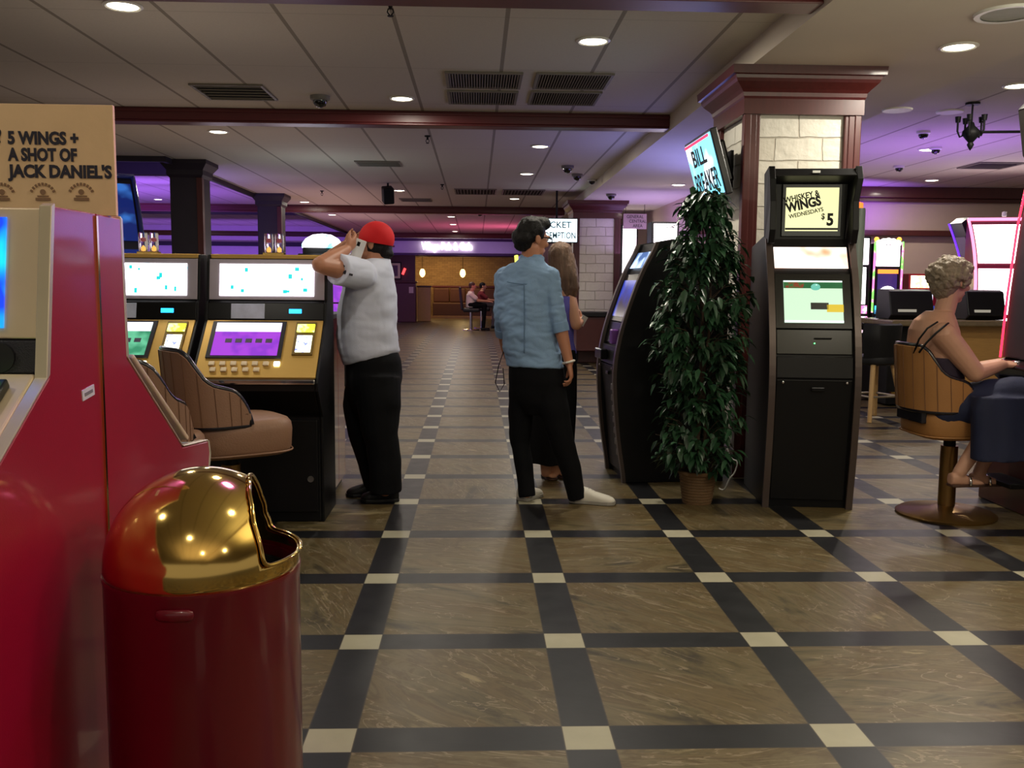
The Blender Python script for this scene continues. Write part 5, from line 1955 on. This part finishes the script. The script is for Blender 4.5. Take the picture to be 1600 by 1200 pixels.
# trousers
t = MB()
t.ell(rings_px([(836, 562, .165, .105), (838, 575, .175, .112), (840, 595, .184, .118), (839, 612, .172, .112), (838, 630, .13, .095), (838, 648, .06, .06)], phi, YD), 28)
t.tube([at(818, 596, YD + .04), at(813, 645, YD + .07), at(813, 690, YD + .08), at(820, 735, YD + .05), at(824, 776, YD + .02)], [.088, .080, .064, .056, .053], 18)
t.tube([at(856, 596, YD - .03), at(867, 645, YD - .05), at(878, 690, YD - .06), at(892, 735, YD - .04), at(902, 779, YD - .02)], [.098, .092, .075, .064, .058], 18)
organic('trousers', t, TROUSER, r, .009, 4, .006, 7, (1, 1, 1.5))
WS = mat('white_canvas', (222, 218, 206), .7, var=.04)
for (h_, to_) in ((on(893, 784), on(960, 789)), (on(815, 783), on(842, 774))):
    m = MB()
    s_, d_, L_ = shoe(m, h_, to_, .046, .094)
    sh = m.build('sneaker', WS, r, smooth=180, local=True)
    sole(h_, to_, .046, .024, 'rubber_sole', mat('grey_rubber', (150, 146, 138), .6), r)
    for k in range(4):
        c_ = h_ + d_ * L_ * (.40 + .075 * k) + V((0, 0, .092 - .0105 * k))
        MB().tube([c_ - s_ * .028 + V((0, 0, -.012)), c_, c_ + s_ * .028 + V((0, 0, -.012))], .0042, 6).build('lace', mat('lace_grey', (176, 172, 164), .8), sh, local=True)
# hair
m = MB()
m.ball(HP(0, -.020, .050), (.090, .090, .086), None, 24, 16)
m.ball(HP(0, .030, .095), (.078, .070, .046))
m.ball(HP(0, -.065, .0), (.074, .074, .066))
m.ball(HP(0, -.060, -.045), (.058, .050, .040))
m.ball(HP(.01, .045, .112), (.056, .05, .030))
for q in (-1, 1):
    m.ball(HP(q * .070, .0, .045), (.022, .03, .04))
organic('hair', m, HAIR_BLK, r, .006, 3, .006, 30, (1, 1, .6), .006, 60)
# glasses, bracelet, cable
Fh, Rh = frame(R(58))
m = MB()
m.tube([HP(.082, -.02, .012), HP(.080, .05, .014), HP(.066, .094, .012)], .0032, 6)
m.tube([HP(-.082, -.02, .012), HP(-.080, .05, .014), HP(-.066, .094, .012)], .0032, 6)
for q in (-1, 1):
    m.tube([HP(q * .036 + .028 * math.cos(k * PI / 8), .101, .006 + .02 * math.sin(k * PI / 8)) for k in range(17)], .003, 6)
m.tube([HP(-.01, .104, .01), HP(.01, .104, .01)], .003, 6)
m.build('glasses', M_black, r, local=True)
d_ = (wr_ - er_).normalized()
m = MB()
a_, b_ = d_.orthogonal().normalized(), d_.cross(d_.orthogonal().normalized())
m.tube([wr_ - d_ * .006 + (a_ * math.cos(k * PI / 10) + b_ * math.sin(k * PI / 10)) * .034 for k in range(21)], .007, 8)
m.build('bracelet', mat('white_beads', (220, 216, 206), .4), r, smooth=180, local=True)
m = MB()
q_ = [at(787, 548, YD + .2), at(779, 572, YD + .16), at(774, 598, YD + .15), at(781, 612, YD + .16), at(788, 600, YD + .14), at(786, 575, YD + .12)]
m.tube(q_, .003, 6)
m.build('earphone_cable', M_black, r, smooth=180, local=True)

# ---- woman in front of him ----------------------------------------------------
YW = 6.33
r = thing('person', 'woman with long streaked hair and black skirt, half hidden behind the denim shirted man', 'person', on(858, 745, 0))
phi = R(35)
F, Rv = frame(phi)
sl_, sr_ = at(848, 452, YW + .08), at(888, 453, YW - .05)
el_, er_ = at(842, 512, YW + .10), at(900, 508, YW - .10)
wl_, wr_ = at(868, 508, YW + .25), at(908, 501, YW + .10)
hc = at(876, 406, YW)
b = MB()
HP, hrot = head(b, hc, R(30), -.15, .93)
b.tube([at(872, 442, YW), hc + V((0, -.01, -.05))], [.05, .046], 14, True)
b.ell(rings_px([(871, 438, .06, .05), (870, 450, .125, .07), (869, 475, .14, .085), (868, 510, .12, .085), (866, 545, .125, .09), (864, 580, .14, .10)], phi, YW), 24)
for s_, e_, w_, k in ((sl_, el_, wl_, 1), (sr_, er_, wr_, 1)):
    b.tube([s_, s_.lerp(e_, .5), e_], [.044, .042, .035], 14, True)
    b.tube([e_, e_.lerp(w_, .4), w_], [.035, .034, .024], 14, True)
hand(b, wr_, F * .4 + V((-.3, 0, .25)), V((0, 0, 1)), -Rv, .8, .9)
hand(b, wl_, F * .6 + V((.2, 0, .3)), V((0, 0, 1)), Rv, .8, .9)
for L in ([at(850, 600, YW), at(852, 680, YW + .02), at(853, 738, YW)], [at(872, 600, YW), at(870, 680, YW + .02), at(868, 736, YW + .02)]):
    b.tube(L, [.07, .05, .036], 12, True)
for L in ((on(852, 744), on(858, 750)), (on(868, 741), on(878, 748))):
    shoe(b, L[0] + V((0, .02, .012)), L[1] + V((.03, -.02, .012)), .036, .055)
organic('body', b, SK2, r, .006, 3)
eyes(HP, .93, r, IRIS)
t = MB()
t.ell(rings_px([(870, 462, .137, .088), (869, 480, .15, .098), (868, 510, .132, .095), (868, 535, .135, .10), (869, 552, .15, .11)], phi, YW), 28)
organic('violet_top', t, mat('violet_jersey', (92, 84, 170), .8, var=.1, bump=.1, bscale=200), r, .009, 3, .005, 8)
t = MB()
t.ell(rings_px([(868, 546, .142, .105), (866, 575, .165, .12), (863, 620, .175, .135), (860, 670, .17, .15), (858, 722, .165, .16)], phi, YW), 36)
organic('long_skirt', t, mat('black_crepe', (9, 9, 12), .85, spec=.2, var=.2), r, .010, 3, .014, 9, (1.2, 1.2, .15))
for L in ((on(852, 744), on(858, 750)), (on(868, 741), on(878, 748))):
    sole(L[0] + V((0, .02, 0)), L[1] + V((.03, -.02, 0)), .038, .014, 'sandal_sole', mat('brown_leather', (70, 44, 32), .6), r)
m = MB()
m.ball(hc + V((-.002, -.012, .038)), (.085, .095, .085))
m.ell([(hc + V((0, -.02, .04)), Rv * .088, F * .085), (hc + V((.008, -.03, -.03)), Rv * .098, F * .075), (hc + V((.02, -.045, -.11)), Rv * .105, F * .065), (hc + V((.034, -.055, -.19)), Rv * .095, F * .05), (hc + V((.045, -.055, -.25)), Rv * .06, F * .035)], 28)
organic('hair', m, mat('streaked_hair', (104, 76, 56), .45, var=.75, scale=16, stretch=(4, 4, .35), bump=.5, bscale=60), r, .007, 3, .008, 22, (2, 2, .25), .008, 50)
p = at(911, 501, YW + .04)
o = MB().box((0, 0, 0), (.05, .004, .07), Matrix.Rotation(.5, 3, 'Y') @ Matrix.Rotation(.6, 3, 'Z')).build('paper_slip', mat('white_paper', (226, 224, 216), .7), None)
o.location = p
tag(o, 'small white paper slip in the hand of the woman with streaked hair', 'paper')

# ---- seated woman at the right ------------------------------------------------
YS = 5.32
r = thing('person', 'seated woman with short curly grey hair, strappy top and long blue skirt, at the right', 'person', on(1500, 790))
phi = R(82)
F, Rv = frame(phi)
hc = at(1489, 440, YS)
b = MB()
HP, hrot = head(b, hc, R(72), -.22, .98)
b.tube([at(1466, 512, YS), at(1474, 492, YS), hc + V((-.012, 0, -.045))], [.068, .058, .056], 16, True)
b.ell(rings_px([(1468, 486, .085, .07), (1461, 500, .135, .105), (1459, 516, .175, .118), (1459, 534, .19, .122), (1459, 555, .19, .125), (1458, 590, .175, .14), (1464, 620, .17, .15), (1474, 655, .18, .15)], phi, YS), 24)
sr_, sl_ = at(1475, 523, YS - .17), at(1470, 521, YS + .18)
er_, el_ = at(1524, 583, YS - .22), at(1520, 580, YS + .26)
wr_, wl_ = at(1566, 570, YS - .08), at(1572, 566, YS + .16)
for s_, e_, w_ in ((sr_, er_, wr_), (sl_, el_, wl_)):
    b.tube([s_, s_.lerp(e_, .5), e_], [.070, .064, .052], 16, True)
    b.tube([e_, e_.lerp(w_, .35), w_], [.050, .046, .030], 14, True)
hand(b, wr_, V((1, .25, .05)), V((.1, 1, .3)), V((0, 0, -1)), .45, .95)
hand(b, wl_, V((1, -.15, .05)), V((.1, -1, .3)), V((0, 0, -1)), .45, .95)
kn = [at(1584, 614, YS - .20), at(1590, 612, YS + .10)]
hp = [at(1478, 640, YS - .10), at(1478, 640, YS + .10)]
an = [at(1499, 738, YS - .22), at(1530, 738, YS + .02)]
for h_, k_, a_ in zip(hp, kn, an):
    b.tube([h_, h_.lerp(k_, .5), k_], [.105, .085, .062], 14, True)
    b.tube([k_, k_.lerp(a_, .4), a_], [.060, .055, .036], 14, True)
    shoe(b, a_ + V((-.05, 0, -.075)), a_ + V((.15, .02, -.085)), .037, .07)
organic('body', b, SK3, r, .0055, 3)
eyes(HP, .98, r, IRIS)
t = MB()
t.ell(rings_px([(1459, 556, .197, .132), (1459, 575, .19, .142), (1460, 600, .183, .150), (1466, 628, .182, .160), (1474, 652, .188, .16)], phi, YS), 32)
organic('strappy_top', t, mat('dark_plum_jersey', (44, 32, 52), .8, var=.5, scale=16, bump=.1), r, .008, 3, .005, 9)
for pts in ([at(1436, 551, YS - .175), at(1448, 535, YS - .202), at(1463, 520, YS - .222), at(1475, 510, YS - .225), at(1482, 505, YS - .19)],
            [at(1428, 552, YS - .10), at(1436, 530, YS - .152), at(1449, 513, YS - .178), at(1465, 503, YS - .16)]):
    m = MB()
    m.tube(pts, .006, 6)
    m.build('shoulder_strap', M_blackm, r, smooth=180, local=True)
t = MB()
t.ell(rings_px([(1475, 640, .19, .165), (1478, 655, .19, .165)], phi, YS), 24)
for h_, k_ in zip(hp, kn):
    t.tube([h_, h_.lerp(k_, .5), k_ + V((.05, 0, 0))], [.13, .118, .098], 18, True)
hem = [(at(1560, 618, 5.06), Rv * .10, F * .15), (at(1563, 640, 5.045), Rv * .085, F * .175), (at(1566, 680, 5.04), Rv * .088, F * .185), (at(1568, 718, 5.03), Rv * .095, F * .195)]
t.ell(hem, 28, 2.6)
organic('long_skirt', t, mat('navy_skirt', (19, 27, 58), .8, var=.25, bump=.15, bscale=200), r, .010, 3, .010, 7, (1.6, 1.6, .3))
for a_ in an:
    sole(a_ + V((-.05, 0, 0)), a_ + V((.15, .02, 0)), .040, .016, 'sandal_sole', mat('brown_leather', (70, 44, 32), .6), r).location.z += a_.z - .082
    MB().tube([a_ + V((.05, -.042, -.07)), a_ + V((.05, -.03, -.03)), a_ + V((.05, 0, -.022)), a_ + V((.05, .03, -.03)), a_ + V((.05, .042, -.07))], .008, 8).build('sandal_strap', M_chrome, r, smooth=180, local=True)
m = MB()
m.ball(hc + V((-.022, 0, .048)), (.114, .108, .094))
m.ball(hc + V((-.052, 0, -.015)), (.078, .092, .078))
m.ball(hc + V((.055, 0, .075)), (.055, .075, .045))
m.ball(hc + V((-.06, 0, -.055)), (.05, .07, .05))
random.seed(4)
for k in range(170):
    v = V((random.gauss(0, 1), random.gauss(0, 1), random.gauss(.25, 1))).normalized()
    if v.dot(frame(R(72))[0]) > .55 and v.z < .35 or v.z < -.62:
        continue
    q_ = hc + V((-.026, 0, .035)) + V((v.x * .112, v.y * .108, v.z * .098))
    m.ball(q_, random.uniform(.014, .024), None, 10, 7)
organic('curly_hair', m, mat('ash_hair', (136, 122, 106), .6, var=.5, scale=40, bump=.6, bscale=90), r, .005, 2, .004, 40, (1, 1, 1), .007, 60)

# ---- far players --------------------------------------------------------------


def far_person(label, x, y, top_m, leg_m, hair_m):
    r = thing('person', label, 'person', (x, y, 0))
    phi = R(84)
    F, Rv = frame(phi)
    O = V((x, y, 0))
    hc = O + V((.04, 0, 1.30))
    b = MB()
    HP, _ = head(b, hc, R(84), -.1, 1.0)
    b.tube([O + V((0, 0, 1.12)), hc + V((0, 0, -.04))], [.06, .055], 12, True)
    b.ell([(O + V((0, 0, 1.16)), Rv * .12, F * .07), (O + V((-.02, 0, 1.05)), Rv * .18, F * .11), (O + V((.0, 0, .85)), Rv * .17, F * .14), (O + V((.0, 0, .70)), Rv * .17, F * .13)], 18)
    for s in (-1, 1):
        a, e, w_ = O + V((0, s * .19, 1.06)), O + V((.22, s * .22, .88)), O + V((.50, s * .15, .86))
        b.tube([a, e], [.05, .042], 10, True)
        b.tube([e, w_], [.042, .03], 10, True)
        hand(b, w_, V((1, 0, -.05)), V((0, -s, .3)), V((0, 0, -1)), .4)
        h_, k_, f_ = O + V((0, s * .1, .76)), O + V((.40, s * .11, .74)), O + V((.34, s * .11, .30))
        b.tube([h_, k_], [.085, .06], 10, True)
        b.tube([k_, f_], [.06, .042], 10, True)
    organic('body', b, SK2, r, .010, 2)
    t = MB()
    t.ell([(O + V((0, 0, 1.16)), Rv * .13, F * .08), (O + V((-.02, 0, 1.05)), Rv * .20, F * .125), (O + V((.0, 0, .85)), Rv * .19, F * .16), (O + V((.0, 0, .68)), Rv * .19, F * .16)], 20)
    for s in (-1, 1):
        t.tube([O + V((0, s * .19, 1.06)), O + V((.14, s * .21, .95))], [.07, .068], 12, True)
    organic('shirt', t, top_m, r, .014, 2)
    t = MB()
    for s in (-1, 1):
        t.tube([O + V((0, s * .1, .76)), O + V((.40, s * .11, .74))], [.11, .08], 12, True)
        t.tube([O + V((.40, s * .11, .74)), O + V((.36, s * .11, .12))], [.075, .06], 12, True)
        sh = MB()
        shoe(sh, O + V((.30, s * .11, .0)), O + V((.56, s * .12, 0)), .045, .09)
        sh.build('shoe', M_blackm, r, smooth=180, local=True)
    organic('trousers', t, leg_m, r, .014, 2)
    m = MB()
    m.ball(hc + V((-.02, 0, .05)), (.10, .085, .085))
    m.ball(hc + V((-.06, 0, -.01)), (.05, .07, .05))
    organic('hair', m, hair_m, r, .012, 2)


far_person('far seated man in a white top playing on the right of the aisle', -.16, 27.9, mat('white_cotton_far', (222, 206, 196), .85), TROUSER, mat('brown_hair', (70, 50, 40), .6))
far_person('far seated person in dark red just behind the man in the white top', .16, 29.2, mat('dark_red_cotton', (110, 24, 34), .85), mat('grey_slacks', (90, 84, 86), .8), HAIR_BLK)
